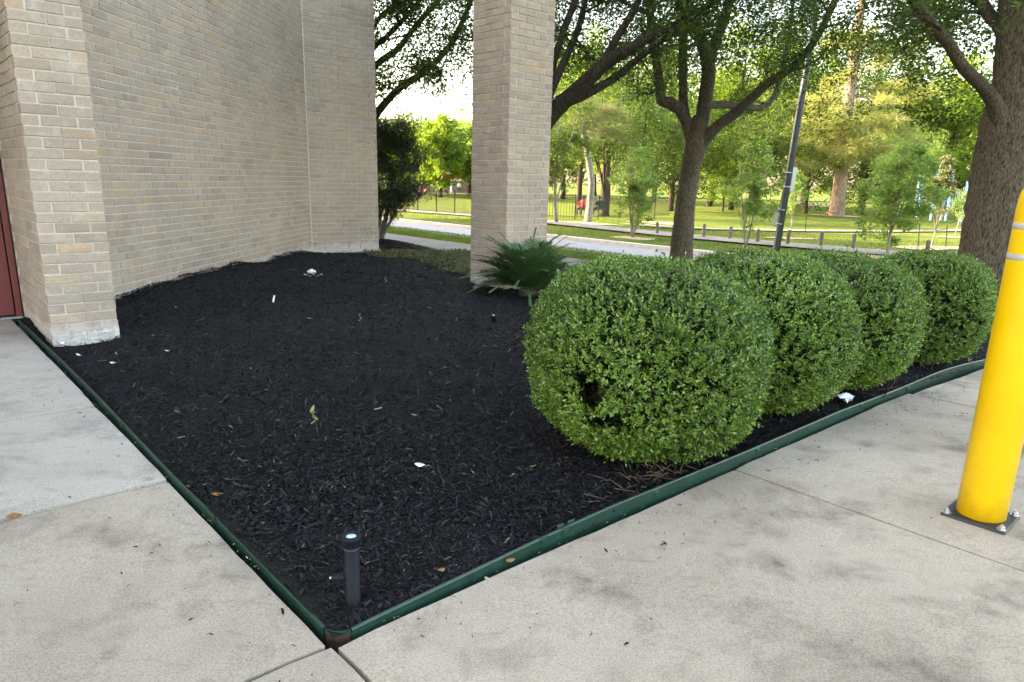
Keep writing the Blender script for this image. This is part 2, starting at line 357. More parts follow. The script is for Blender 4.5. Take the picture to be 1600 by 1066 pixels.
M['red'] = simple('red_paint', (.5, .035, .03), .6, .1, 3, bmp=0)
M['sand'] = simple('bare_sand', (.42, .33, .23), .95, .2, .8, bmp=.4, bscale=8)
M['dryleaf'] = simple('dry_leaf', (.25, .115, .045), .7, .35, 60, bmp=.2)
M['paper'] = simple('white_scrap', (.72, .72, .70), .7, .1, 60, bmp=.1)
M['freshleaf'] = leaf_mat('seedling_leaf', [(.22, .30, .12), (.3, .38, .16)], .5, .3)
M['plasticbag'] = simple('white_film', (.75, .77, .80), .3, .06, 12, bmp=.2, bscale=30, spec=.5)

# ================================================================== GROUND
def strip_mesh(name, a_list, b_list, zf, mat):
    A, B = np.meshgrid(a_list, b_list, indexing='ij'); q = O2 + A[..., None]*E1 + B[..., None]*E2
    V = np.concatenate([q, zf(A, B)[..., None]], -1).reshape(-1, 3); n, m = A.shape
    i = (np.arange(n-1)[:, None]*m + np.arange(m-1)).ravel()
    return mesh_np(name, V, [np.stack([i, i+m, i+m+1, i+1], 1)], mat, smooth=True)
a_g = np.unique(np.concatenate([[-300, -100, -40, -15, -8], np.arange(-6, 12, .6), [11.3, 12.0, 12.8, 12.9, 12.91, 18.5, 18.51, 18.6], np.arange(19, 60, 2), [70, 90, 120, 200, 400, 900]]))
b_g = np.unique(np.concatenate([[-900, -300, -120, -60], np.arange(-40, 60, 3.0), [70, 90, 120, 200, 400, 900]]))
def lawn_z(A, B):
    z = zt(A)
    z = np.where(A < 8.3, z - .09, z)
    z = np.where((A > 12.85) & (A < 18.55), -.80, z)
    return z + np.where(A > 19, .05*np.sin(A*.23 + B*.11) + .04*np.sin(B*.31), 0)
tag(link('lawn', strip_mesh('lawn', a_g, b_g, lawn_z, M['grass'])), kind='structure')
tag(link('road', strip_mesh('road', np.linspace(12.95, 18.4, 8), np.linspace(-150, 250, 90), lambda A, B: -.742 + .03*np.cos((A-15.7)*.57), M['road'])), kind='structure')
def kerb(name, a0, a1, z0, z1, cat=None):
    mb = MB(); bs = np.linspace(-150, 250, 60)
    prof = [(a0, z0), (a0, z1-.02), (a0+.02, z1), (a1-.02, z1), (a1, z1-.02), (a1, z0)]
    V = np.array([[W(a, b, z) for a, z in prof] for b in bs]).reshape(-1, 3); n = len(prof)
    mb.add(V, [[i*n+j, i*n+j+1, (i+1)*n+j+1, (i+1)*n+j] for i in range(len(bs)-1) for j in range(n-1)])
    return tag(mb.build(name, M['kerb']), kind='structure')
kerb('kerb_near', 12.78, 12.95, -.85, -.615); kerb('kerb_far', 18.40, 18.58, -.85, -.60)
sw = tag(link('sidewalk', strip_mesh('sidewalk', np.linspace(8.45, 10.3, 4), np.linspace(6.0, 90, 40), lambda A, B: zt(A)-.02, M['soil'])), kind='structure')
mb = MB(); P = W(9.6, 0)
for i in range(22):
    b0 = 6 + i*1.55
    V = [W(a, b, float(zt(a)) + z) for z in (-.08, .012) for a, b in ((8.45, b0), (10.3, b0), (10.3, b0+1.535), (8.45, b0+1.535))]
    MB().add(V, [[4,5,6,7],[0,1,5,4],[1,2,6,5],[2,3,7,6],[3,0,4,7]]).build('slab', M['conc_walk'], sw)
# footpath beyond the road and the winding path behind it
def path_along(name, pts, width, mat, lift=.045, kindn='structure'):
    P = smooth_path(np.array([[*p, 0] for p in pts]), 6)[:, :2]
    T = np.gradient(P, axis=0); T /= np.linalg.norm(T, axis=1)[:, None]; Nn = np.stack([-T[:, 1], T[:, 0]], 1)
    V = []
    for k in (-.5, -.17, .17, .5):
        q = P + Nn*width*k; V.append(np.concatenate([q, (lawn_z(*AB(q)) + lift + .02)[:, None]], 1))
    n = len(P); V = np.concatenate(V)
    f = [[k*n+i, k*n+i+1, (k+1)*n+i+1, (k+1)*n+i] for k in range(3) for i in range(n-1)]
    return tag(link(name, mesh_np(name, V, [np.array(f)], mat, smooth=True)), kind=kindn)
path_along('footpath', [W(23.0, b)[:2] for b in (-30, -10, 0, 6, 12, 18, 24)] + [W(23.6, 34)[:2], W(24, 60)[:2]], 1.7, M['conc_walk'])
path_along('park_path', [onground(980, 353)[:2], onground(1060, 358)[:2], onground(1200, 361)[:2], onground(1330, 361)[:2], onground(1450, 360)[:2], onground(1640, 358)[:2]], 1.3, M['conc_walk'])
tag(link('bare_ground', strip_mesh('bare_ground', np.linspace(38, 66, 10), np.linspace(-6, 26, 10), lambda A, B: lawn_z(A, B)+.03+.05*np.sin(A)*np.sin(B*.7), M['sand'])), kind='structure') if False else None
def patch(name, c, rx, ry, mat, lift=.03, seed=0):
    n = 26; r = np.random.default_rng(seed); ph = r.uniform(0, 6.3, 4)
    V = [[c[0], c[1], 0]]
    for i in range(n):
        t = 2*np.pi*i/n; k = 1 + .18*math.sin(2*t+ph[0]) + .12*math.sin(3*t+ph[1]) + .08*math.sin(5*t+ph[2])
        V.append([c[0] + rx*k*math.cos(t), c[1] + ry*k*math.sin(t), 0])
    V = np.array(V); V[:, 2] = lawn_z(*AB(V)) + lift + .02
    return tag(link(name, mesh_np(name, V, [np.array([[0, 1+i, 1+(i+1) % n] for i in range(n)])], mat)), kind='structure')

# ================================================================== PAVEMENT (concrete slabs, joints open between them)
pav = tag(link('pavement', strip_mesh('pavement', np.linspace(-9, 9.0, 37), np.linspace(-9, 6.3, 10), lambda A, B: -.06 + zt(A)*np.clip((A-3.5)/2, 0, 1), M['soil'])), kind='structure')
def slab(a0, a1, b0, b1, mat, z1=0.0, seed=0):
    g = .0075; r = np.random.default_rng(seed)
    na = max(2, int((a1-a0)/.12)); nb = max(2, int((b1-b0)/.12)); na = min(na, 40); nb = min(nb, 40)
    aa = np.linspace(a0+g, a1-g, na); bb = np.linspace(b0+g, b1-g, nb)
    # wavering edge with a small arris
    A, B = np.meshgrid(aa, bb, indexing='ij'); A = A.copy(); B = B.copy()
    for arr, idx in ((A, (0, slice(None))), (A, (-1, slice(None))), (B, (slice(None), 0)), (B, (slice(None), -1))):
        arr[idx] += r.normal(0, .0018, arr[idx].shape)
    Z = np.full(A.shape, z1) + (.0025*np.sin(A*3+B*2+seed) if True else 0)
    Z += zt(A) * np.clip((A-3.5)/2, 0, 1)
    Z[0] -= .004; Z[-1] -= .004; Z[:, 0] -= .004; Z[:, -1] -= .004
    q = O2 + A[..., None]*E1 + B[..., None]*E2; V = np.concatenate([q, Z[..., None]], -1).reshape(-1, 3)
    n, m = A.shape; i = (np.arange(n-1)[:, None]*m + np.arange(m-1)).ravel()
    top = np.stack([i, i+m, i+m+1, i+1], 1)
    edge = list(range(0, m)) + [m-1 + k*m for k in range(1, n)] + [n*m-1-k for k in range(1, m)] + [k*m for k in range(n-2, 0, -1)]
    low = V[edge] - [0, 0, .1]; k0 = len(V); L = len(edge)
    side = np.array([[edge[j], edge[(j+1) % L], k0+(j+1) % L, k0+j] for j in range(L)])
    return link('slab', mesh_np('slab', np.concatenate([V, low]), [top, side], mat, smooth=False), pav)
EDGE = .022
LB = [(-.005, 1.53, 'conc_warm', 0.0), (1.53, 2.9, 'conc_grey', .005), (2.9, 4.4, 'conc_grey', .005), (4.4, 6.24, 'conc_grey', .004)]
for k, (b0, b1, mt, z) in enumerate(LB):
    slab(-2.6, -EDGE, b0, b1, M[mt], z, 10+k); slab(-5.2, -2.6, b0, b1, M[mt], z, 20+k)
for k, (b0, b1) in enumerate([(-1.55, -.005), (-3.1, -1.55), (-4.65, -3.1)]):
    slab(-2.6, -.01, b0, b1, M['conc_warm'], 0, 30+k); slab(-5.2, -2.6, b0, b1, M['conc_warm'], 0, 40+k)
for k, (a0, a1) in enumerate([(-.01, 2.19), (2.19, 4.46), (4.46, 6.75), (6.75, 9.0)]):
    slab(a0, a1, -2.4, -EDGE if k < 2 else (-EDGE - .02 if k == 2 else -.14), M['conc_warm'], 0, 50+k); slab(a0, a1, -4.8, -2.4, M['conc_warm'], 0, 60+k)

# ================================================================== MULCH BED
def bed_z(A, B):
    base = zt(A)
    u = np.clip(np.minimum(A, B)/.5, 0, 1)
    z = base + .002 + .045*u + .02*np.sin(A*1.7+1)*np.sin(B*1.3) + .012*np.sin(A*4.1+B*3.3) + .008*np.sin(A*9+2)*np.sin(B*8.2)
    z += .05*np.exp(-((A-1.2)/.8)**2 - ((B-7.0)/1.0)**2) + .07*np.exp(-((A-4.6)/.6)**2 - ((B-9.4)/.6)**2)
    z -= .05*np.exp(-((A-.5)/.5)**2 - ((B-4.6)/.6)**2)
    dw = (5.42 + .975*A - B)*.716; z += (.075*np.exp(-((A-2.4)/1.1)**2) + .012*np.sin(A*5)*np.clip(A, 0, 1)) * np.exp(-(dw/.45)**2)
    return z
WALLPTS = np.array([(.46, 5.866), (1.41, 6.795), (2.62, 7.97), (3.82, 9.145), (5.03, 10.32)])
wp = smooth_path(np.array([[*p, 0] for p in WALLPTS]), 14)[:, :2]
def bed_limit(A):                                   # far edge of the bed in b
    return np.where(A < 5.03, np.interp(A, wp[:, 0], wp[:, 1]) + .12, 10.45)
mb_a = np.arange(-.0, 8.4, .07); mb_t = np.linspace(0, 1, 130)
A = np.repeat(mb_a[:, None], len(mb_t), 1); Bq = mb_t[None, :] * bed_limit(mb_a)[:, None]
low = np.interp(mb_a, [0, 5.5, 6.3, 7.2, 8.4], [0.004, .05, .0, -.1, -.28])
Bq = low[:, None] + (Bq - low[:, None]) * mb_t[None, :]**0 if False else low[:, None] + mb_t[None, :] * (bed_limit(mb_a) - low)[:, None]
Z = bed_z(A, Bq) + rng.normal(0, .004, A.shape)
q = O2 + A[..., None]*E1 + Bq[..., None]*E2
V = np.concatenate([q, Z[..., None]], -1).reshape(-1, 3); n, m = A.shape; i = (np.arange(n-1)[:, None]*m + np.arange(m-1)).ravel()
bed = tag(link('mulch_bed', mesh_np('mulch_bed', V, [np.stack([i, i+m, i+m+1, i+1], 1)], M['mulch'])), 'flat black mulch in the planting bed', None, None, 'structure')

def chips_at(name, A, B, Zf, lscale, label, mat=None, lift=.004, tilt=.35, flatq=False):
    n = len(A); q = O2 + A[:, None]*E1 + B[:, None]*E2
    Cn = np.concatenate([q, (Zf(A, B) + lift + rng.uniform(-.004, .008, n))[:, None]], 1)
    th = rng.uniform(0, 2*np.pi, n); dirs = np.stack([np.cos(th), np.sin(th), rng.normal(0, tilt, n)], 1); dirs = nrm(dirs)
    N = nrm(np.stack([rng.normal(0, .45, n), rng.normal(0, .45, n), np.ones(n)], 1))
    L = rng.gamma(2.2, .011, n) * lscale + .008; Wd = np.clip(L * rng.uniform(.12, .38, n), .003, .016)
    N = nrm(N - dirs*np.sum(dirs*N, 1)[:, None]); Bv = np.cross(dirs, N)
    L = L[:, None]; Wd = Wd[:, None]; th_ = rng.uniform(.0015, .004, n)[:, None]
    if flatq:
        V = np.stack([Cn - dirs*L*.5 + Bv*Wd*.4, Cn - dirs*L*.5 - Bv*Wd*.35, Cn + dirs*L*.5 - Bv*Wd*.4, Cn + dirs*L*.5 + Bv*Wd*.25 + N*th_], 1)
        return tag(link(name, mesh_np(name, V.reshape(-1, 3), [np.arange(n)[:, None]*4 + [0, 1, 2, 3]], mat or M['chip'])), label, None, None, 'stuff')
    # wedge shaped sliver: 6 vertices, two sloping faces and ends
    V = np.stack([Cn - dirs*L*.5 + Bv*Wd*.35, Cn - dirs*L*.5 - Bv*Wd*.35, Cn + Bv*Wd*.5 + N*th_, Cn - Bv*Wd*.5 + N*th_,
                  Cn + dirs*L*.5 + Bv*Wd*.2 + N*th_*rng.uniform(-2, 2, n)[:, None], Cn + dirs*L*.5 - Bv*Wd*.3], 1)
    i = np.arange(n)[:, None]*6
    return tag(link(name, mesh_np(name, V.reshape(-1, 3), [np.concatenate([i + [0, 1, 3, 2], i + [2, 3, 5, 4]])], mat or M['chip'])), label, None, None, 'stuff')
def sample_bed(n, a0, a1, b0, b1):
    A = rng.uniform(a0, a1, n); B = rng.uniform(b0, b1, n); k = B < bed_limit(A) - .1
    return A[k], B[k]
def bed_scatter(n, power, dmin, dmax):               # denser where the bed is seen from close by
    A, B = sample_bed(n, .02, 8.0, .02, 10.4); q = O2 + A[:, None]*E1 + B[:, None]*E2; d = np.hypot(q[:, 0], q[:, 1])
    k = (rng.random(len(A)) < np.clip((2.6/d)**power, 0, 1)) & (d > dmin) & (d < dmax*rng.uniform(.8, 1.1, len(A)))
    return A[k], B[k], d[k]
cA, cB, _ = bed_scatter(700000, 2.2, 0, 3.7)
chips_at('mulch_chips', cA[:56000], cB[:56000], bed_z, .52, 'loose black shredded bark chips covering the front of the bed')
dA, dB, dd_ = bed_scatter(420000, 1.5, 2.6, 99)
chips_at('mulch_chips', dA[:120000], dB[:120000], bed_z, .62 + .035*dd_[:120000], 'loose black shredded bark chips in the farther part of the bed', lift=.010, tilt=.45, flatq=True)
# ragged heap of chips where the bed meets the curved wall
t = rng.uniform(.05, 1, 5000); ia = np.interp(t, np.linspace(0, 1, len(wp)), wp[:, 0]); ib = np.interp(t, np.linspace(0, 1, len(wp)), wp[:, 1])
off = np.abs(rng.normal(0, .12, 5000)); hz = .05*np.exp(-off/.08)*(1+.8*np.sin(t*40)*np.sin(t*23+1))
chips_at('mulch_fringe', ia + off*.7, ib - off*.7, lambda A, B: bed_z(A, B) + np.clip(hz*.6, 0, None), .8, 'ragged black bark chips heaped along the long brick wall')

# ================================================================== BRICKWORK
CR, BL, JT, BD = .0794, .2425, .011, .112
BV = {}
def brick_mesh(L, var):
    key = (round(L, 3), var)
    if key in BV: return BV[key]
    r = np.random.default_rng(var*13 + int(L*1000)); l, h, d, c = L - JT, CR - JT, BD, .003
    x0, x1, z0, z1 = -l/2, l/2, -h/2, h/2
    front = np.array([[x0+c, 0, z0+c], [x1-c, 0, z0+c], [x1-c, 0, z1-c], [x0+c, 0, z1-c]]) + r.normal(0, .0009, (4, 3))
    mid = np.array([[x0, c, z0], [x1, c, z0], [x1, c, z1], [x0, c, z1]]) + r.normal(0, .0009, (4, 3))
    back = np.array([[x0, d, z0], [x1, d, z0], [x1, d, z1], [x0, d, z1]])
    V = np.concatenate([front, mid, back])
    q = [[0, 1, 2, 3]] + [[4+i, 4+(i+1) % 4, (i+1) % 4, i] for i in range(4)] + [[8+i, 8+(i+1) % 4, 4+(i+1) % 4, 4+i] for i in range(4)]
    BV[key] = mesh_np('brick', V, [np.array(q)], M['brick']); BV[key + ('v',)] = (V, np.array(q)); return BV[key]
class Face:
    """A brick face along a plan polyline; local x runs along it, local +y points into the wall."""
    def __init__(s, pts):
        s.P = np.asarray(pts, float); seg = np.linalg.norm(np.diff(s.P, axis=0), axis=1); s.S = np.concatenate([[0], np.cumsum(seg)]); s.len = s.S[-1]
    def at(s, t):
        x = np.interp(t, s.S, s.P[:, 0]); y = np.interp(t, s.S, s.P[:, 1])
        d = .04; p0 = np.array([np.interp(t-d, s.S, s.P[:, 0]), np.interp(t-d, s.S, s.P[:, 1])]); p1 = np.array([np.interp(t+d, s.S, s.P[:, 0]), np.interp(t+d, s.S, s.P[:, 1])])
        v = p1 - p0; return np.array([x, y]), math.atan2(v[1], v[0])
def course(face, z0, rows, start_even, start_odd, end_even=None, end_odd=None):
    out = []
    for r in range(rows):
        t = start_odd if r % 2 else start_even; e = (end_odd if r % 2 else end_even); e = face.len if e is None else e
        first = True
        while t < e - .03:
            L = BL
            if first and r % 2 and start_odd == start_even: L = BL/2
            if t + L > e - .05: L = e - t
            first = False
            p, an = face.at(t + L/2); out.append((p, an, z0 + (r+.5)*CR, L)); t += L
    return out
def lay(parent, bricks, limit=300, label=None):
    """Bricks that show largest become children of their own, the rest one joined part."""
    inv = RM.T; vis = []
    for k, (p, an, z, L) in enumerate(bricks):
        c = inv @ (np.array([p[0], p[1], z]) - [0, 0, H])
        px, py = CX + F*c[0]/c[2], CY + F*c[1]/c[2]
        if -20 < px < 1620 and -20 < py < 1086 and c[2] > .3: vis.append((c[2], k))
    vis.sort(); own = set(k for _, k in vis[:limit]); rest = MB(); r = np.random.default_rng(3)
    for k, (p, an, z, L) in enumerate(bricks):
        me = brick_mesh(L, int(r.integers(0, 4))); j = r.normal(0, .0013, 2); tz = r.normal(0, .004)
        nx, ny = -math.sin(an), math.cos(an)
        loc = (p[0] + nx*j[0], p[1] + ny*j[0], z + j[1]*.6)
        if k in own: link('brick', me, parent, loc, an + tz)
        else:
            V, q = BV[(round(L, 3), 0, 'v')] if (round(L, 3), 0, 'v') in BV else (brick_mesh(L, 0), BV[(round(L, 3), 0, 'v')])[1]
            ca, sa = math.cos(an+tz), math.sin(an+tz)
            rest.add(np.stack([V[:, 0]*ca - V[:, 1]*sa + loc[0], V[:, 0]*sa + V[:, 1]*ca + loc[1], V[:, 2] + loc[2]], 1), q)
    if rest.n: tag(rest.build('brickwork', M['brick'], parent), kind='stuff')
def prism(pts, z0, z1, name, mat, parent=None):
    pts = np.asarray(pts, float); n = len(pts)
    V = np.concatenate([np.c_[pts, np.full(n, z0)], np.c_[pts, np.full(n, z1)]])
    me = bpy.data.meshes.new(name); me.from_pydata([tuple(v) for v in V], [], [[i, (i+1) % n, n+(i+1) % n, n+i] for i in range(n)] + [list(range(n, 2*n)), list(range(n))[::-1]])
    me.materials.append(mat); me.update(); return link(name, me, parent)
W2 = lambda a, b: W(a, b)[:2]
REC = .005                                             # mortar lies this far behind the brick faces
# --- left pillar: front face looks towards -E2, side face looks towards -E1
pa, pb, pw = .075, 4.80, 2*BL
pil = thing('brick_pillar', 'pale brick pillar standing beside the maroon door', 'pillar')
RC = .0085
prism([W2(pa+RC, pb+RC), W2(pa+pw-RC, pb+RC), W2(pa+pw-RC, pb+1.5), W2(pa+RC, pb+1.5)], -.3, 5.2, 'mortar_core', M['mortar'], pil)
front = Face([W2(pa, pb), W2(pa+pw, pb)]); side = Face([W2(pa, pb+1.42), W2(pa, pb)]); right = Face([W2(pa+pw, pb), W2(pa+pw, pb+1.0)])
rows = 52; z0 = -.16
lay(pil, course(front, z0, rows, 0, BL/2, pw, pw - BL/2 + .0) + course(front, z0, rows, 9, pw-BL/2, 9, pw) * 0
    + [b for b in course(side, z0, rows, 0.09, 0.21, side.len - BL/2, side.len)]
    + course(right, z0, rows, BL/2, 0), 300)
# odd rows of the front end in the header of the right-hand face and begin in the header of the side face
mf = MB()
for k in range(26):
    x0 = pa + pw*k/26; x1 = pa + pw*(k+1)/26; h0 = .035 + .03*math.sin(k*.7)**2 + .02*((k*7) % 5)/5 + .03*(k/26)
    mf.add([W(x0, pb-.006, -.16), W(x1, pb-.006, -.16), W(x1, pb-.006, h0-.03), W(x0, pb-.006, h0-.03)], [[0, 1, 2, 3]])
    mf.add([W(x0, pb-.006, h0-.03), W(x1, pb-.006, h0-.03), W(x1, pb+.004, h0), W(x0, pb+.004, h0)], [[0, 1, 2, 3]])
mf.build('mortar_smear', M['footing'], pil)
# --- curved wall
wxy = np.array([W2(a, b) for a, b in wp])
cw = thing('brick_wall', 'long taupe brick wall running along the back of the mulch bed', 'wall')
fc = Face(wxy)
T = np.gradient(wxy, axis=0); T /= np.linalg.norm(T, axis=1)[:, None]; Nn = np.stack([-T[:, 1], T[:, 0]], 1)
prism(np.concatenate([wxy + Nn*REC, (wxy + Nn*.35)[::-1]]), -.3, 5.6, 'mortar_core', M['mortar'], cw)
lay(cw, course(fc, -.10, 71, 0.0, BL/2), 300)
foot = MB(); nS = 120
for k in range(nS):
    t0_, t1_ = fc.len*k/nS, fc.len*(k+1)/nS
    (p0, a0), (p1, a1) = fc.at(t0_), fc.at(t1_)
    n0 = np.array([math.sin(a0), -math.cos(a0)])*.012; n1 = np.array([math.sin(a1), -math.cos(a1)])*.012
    hh = lambda t: .045 + .02*math.sin(t*3.1) + .016*math.sin(t*11+1) + .04*min(1, max(0, (t-4)/3))
    foot.add([[*(p0+n0), -.3], [*(p1+n1), -.3], [*(p1+n1), hh(t1_)-.012], [*(p0+n0), hh(t0_)-.012]], [[0, 1, 2, 3]])
    foot.add([[*(p0+n0), hh(t0_)-.012], [*(p1+n1), hh(t1_)-.012], [*(p1-n1*.3), hh(t1_)], [*(p0-n0*.3), hh(t0_)]], [[0, 1, 2, 3]])
foot.build('footing', M['footing'], cw)
# --- end wall
ea, eb = wp[-1]; EL = 5.75*BL
ew = thing('end_brick_wall', 'narrow tan brick wall end beyond the long brick wall', 'wall')
fe = Face([W2(ea+.01, eb), W2(ea+EL, eb)])
prism([W2(ea+.015, eb+RC), W2(ea+EL-RC, eb+RC), W2(ea+EL-RC, eb+2.6), W2(ea+.015, eb+2.6)], -.4, 5.6, 'mortar_core', M['mortar'], ew)
fr_ = Face([W2(ea+EL, eb), W2(ea+EL, eb+2.5)])
lay(ew, course(fe, -.12, 71, 0, 0, EL-.01-BL/2, None) + course(fr_, -.12, 71, 0, BL/2), 300)
ft = MB()
for k in range(30):
    x0, x1 = ea + (EL+.03)*k/30, ea + (EL+.03)*(k+1)/30; h = lambda x: .035 + .012*math.sin(x*9) - .035*(x-ea)/EL
    ft.add([W(x0, eb-.02, -.4), W(x1, eb-.02, -.4), W(x1, eb-.02, h(x1)-.015), W(x0, eb-.02, h(x0)-.015)], [[0, 1, 2, 3]])
    ft.add([W(x0, eb-.02, h(x0)-.015), W(x1, eb-.02, h(x1)-.015), W(x1, eb+.008, h(x1)), W(x0, eb+.008, h(x0))], [[0, 1, 2, 3]])
ft.build('footing', M['footing'], ew)
prism([W2(ea-.008, eb-.001), W2(ea+.017, eb+.0005), W2(ea+.017, eb+.05), W2(ea-.03, eb+.05)], -.3, 5.55, 'corner_joint', M['mortar'], ew)
# --- free-standing column
ca_, cb_, cwid = 5.13, 5.12, 3*BL
col = thing('brick_column', 'square tan brick column behind the sago palm', 'column')
prism([W2(ca_+RC, cb_+RC), W2(ca_+cwid-RC, cb_+RC), W2(ca_+cwid-RC, cb_+cwid-RC), W2(ca_+RC, cb_+cwid-RC)], -.5, 5.4, 'mortar_core', M['mortar'], col)
fr2 = Face([W2(ca_, cb_), W2(ca_+cwid, cb_)]); fl2 = Face([W2(ca_, cb_+cwid), W2(ca_, cb_)])
fb2 = Face([W2(ca_+cwid, cb_+cwid), W2(ca_, cb_+cwid)]); fs2 = Face([W2(ca_+cwid, cb_), W2(ca_+cwid, cb_+cwid)])
zc0 = -.30; rows = 60
lay(col, course(fr2, zc0, rows, 0, BL/2, cwid-BL/2, cwid) + course(fl2, zc0, rows, 0, BL/2, cwid-BL/2, cwid)
    + course(fs2, zc0, rows, 0, BL/2, cwid-BL/2, cwid) + course(fb2, zc0, rows, 0, BL/2, cwid-BL/2, cwid), 300)
# --- the building behind (body, roof edge), unseen height and depth sized for its shade
bld = thing('brick_building', 'tall brick building behind the long brick wall', 'building')
bp = [W2(-16, 6.36), W2(.42, 6.36)] + [W2(a, b) for a, b in (wp + np.array([-.28, .22]))[18:]] + [W2(4.7, 10.9), W2(6.2, 10.9), W2(6.2, 48), W2(-16, 48)]
prism(bp, -.4, 14.4, 'body', M['wallplain'], bld)
prism([W2(-16.3, 6.1), W2(.3, 6.1), W2(.6, 7.2), W2(4.4, 10.6), W2(6.5, 10.7), W2(6.5, 48.3), W2(-16.3, 48.3)], 14.41, 14.75, 'roof', M['wallplain'], bld)
prism([W2(-4.5, 4.86), W2(.07, 4.86), W2(.07, 6.35), W2(-4.5, 6.35)], 3.15, 3.5, 'shade_roof', M['wallplain'], bld)  # unseen roof slab, added to darken the side face of the pillar
# --- maroon door with frame, facing the walk
dr = thing('maroon_door', 'maroon painted metal door at the left edge', 'door', tuple(W(pa, 6.22)), RZ1)
MB().rbox(-.052, -.004, -.03, .12, .012, 2.14, .004).build('jamb', M['maroon'], dr)
MB().rbox(-1.06, -1.01, -.03, .12, .012, 2.14, .004).build('jamb', M['maroon'], dr)
MB().rbox(-1.06, -.004, -.031, .12, 2.141, 2.2, .004).build('frame_head', M['maroon'], dr)
MB().box(-1.01, -.052, .05, .10, .012, 2.14).build('stop', M['gap'], dr)  # black sheet behind the leaf, paints the shade in the gap
MB().rbox(-1.0, -.062, -.012, .04, .03, 2.13, .003).build('leaf', M['maroon'], dr)
MB().rbox(-1.06, -.0, -.04, .1, -.005, .0115, .003).build('threshold', M['alum'], dr)
hn = MB(); hn.tube([(-.93, -.012, 1.0), (-.93, -.07, 1.0)], .012, 10); hn.tube([(-.93, -.065, 1.0), (-.80, -.065, 1.0)], .010, 10); hn.build('handle', M['zinc'], dr, smooth=True)

# ================================================================== EDGING
def edging(name, pts, label, hzf):
    P = smooth_path(np.array([[*p, 0] for p in pts]), 8)[:, :2]; n = len(P)
    T = np.gradient(P, axis=0); T /= np.linalg.norm(T, axis=1)[:, None]; Nn = np.stack([-T[:, 1], T[:, 0]], 1)
    prof = [(-.004, -.09), (-.004, -.008), (-.006, -.003), (-.003, .003), (.003, .004), (.006, 0), (.004, -.008), (.004, -.09)]
    s = np.arange(n)
    ws = np.concatenate([P, np.zeros((n, 1))], 1)
    a_, b_ = AB(ws); zb = zt(a_) + .003*np.sin(s*.33); hz = hzf(a_, b_)
    V = np.array([[P[i, 0] + Nn[i, 0]*o, P[i, 1] + Nn[i, 1]*o, zb[i] + z + (hz[i] if z > -.05 else 0)] for i in range(n) for o, z in prof]); m = len(prof)
    f = [[i*m+j, i*m+j+1, (i+1)*m+j+1, (i+1)*m+j] for i in range(n-1) for j in range(m-1)]
    root = thing(name, label, 'edging', (0, 0, 0))
    link('strip', mesh_np('strip', V, [np.array(f)], M['green'], smooth=False), root)
    return root
er = edging('steel_edging', [W2(.06, .003), W2(.5, .008), W2(1.2, .02), W2(2.2, .0), W2(3.3, .012), W2(4.4, .02), W2(5.5, .055), W2(6.3, .0), W2(7.1, -.1), W2(8.4, -.28)], 'green metal edging strip running under the row of clipped shrubs', lambda a, b: np.interp(a, [0, .3, .8, 1.3, 6, 9], [.008, .016, .036, .046, .045, .045]))
el = edging('steel_edging', [W2(.0, 5.9), W2(.01, 4.8), W2(.014, 3.2), W2(-.004, 1.6), W2(.004, .8), W2(0, .06)], 'green metal edging strip beside the left walkway', lambda a, b: np.interp(b, [0, .5, 3, 6], [.008, .012, .024, .03]))
cr = MB(); cp = np.array([W(.06 - .06*math.cos(t), .0615 - .0585*math.sin(t)) for t in np.linspace(0, math.pi/2, 9)])
Vc = np.concatenate([np.c_[cp[:, :2], np.full(len(cp), z)] for z in (-.09, -.004)]); k = len(cp)
cr.add(Vc, [[i, i+1, k+i+1, k+i] for i in range(k-1)]); Vd = np.concatenate([np.c_[cp[:, :2], np.full(len(cp), z)] for z in (-.004, .0125)])
tag(cr.build('rusty_corner', M['rust'], er), 'rusty brown lower corner of the edging')
cg = MB(); cg.add(Vd, [[i, i+1, k+i+1, k+i] for i in range(k-1)]); cg.build('corner_strip', M['green'], er)
for (x, y0) in ((.90, .02), (1.02, .02), (1.60, .014), (2.45, .004), (3.75, .015), (4.55, .022)):
    p = W(x, y0); mbx = MB(); mbx.rbox(-.022, .022, -.0085, -.0045, .006, .04, .002); mbx.rbox(-.016, .016, -.0115, -.0085, .012, .034, .002)
    mbx.build('stake_clip', M['green'], er, tuple(p + [0, 0, float(zt(x))]), RZ1)
for x in (1.06, 1.0):
    MB().rbox(-.02, .02, .006, .011, .0, .056, .002).build('stake', M['green'], er, tuple(W(x, .015)), RZ1)
for y in (5.62, 4.1, 2.4, 1.0):
    MB().rbox(-.016, .016, -.0085, -.0045, .004, .026, .002).build('stake_clip', M['green'], el, tuple(W(-.001, y)), RZ1 - math.pi/2)

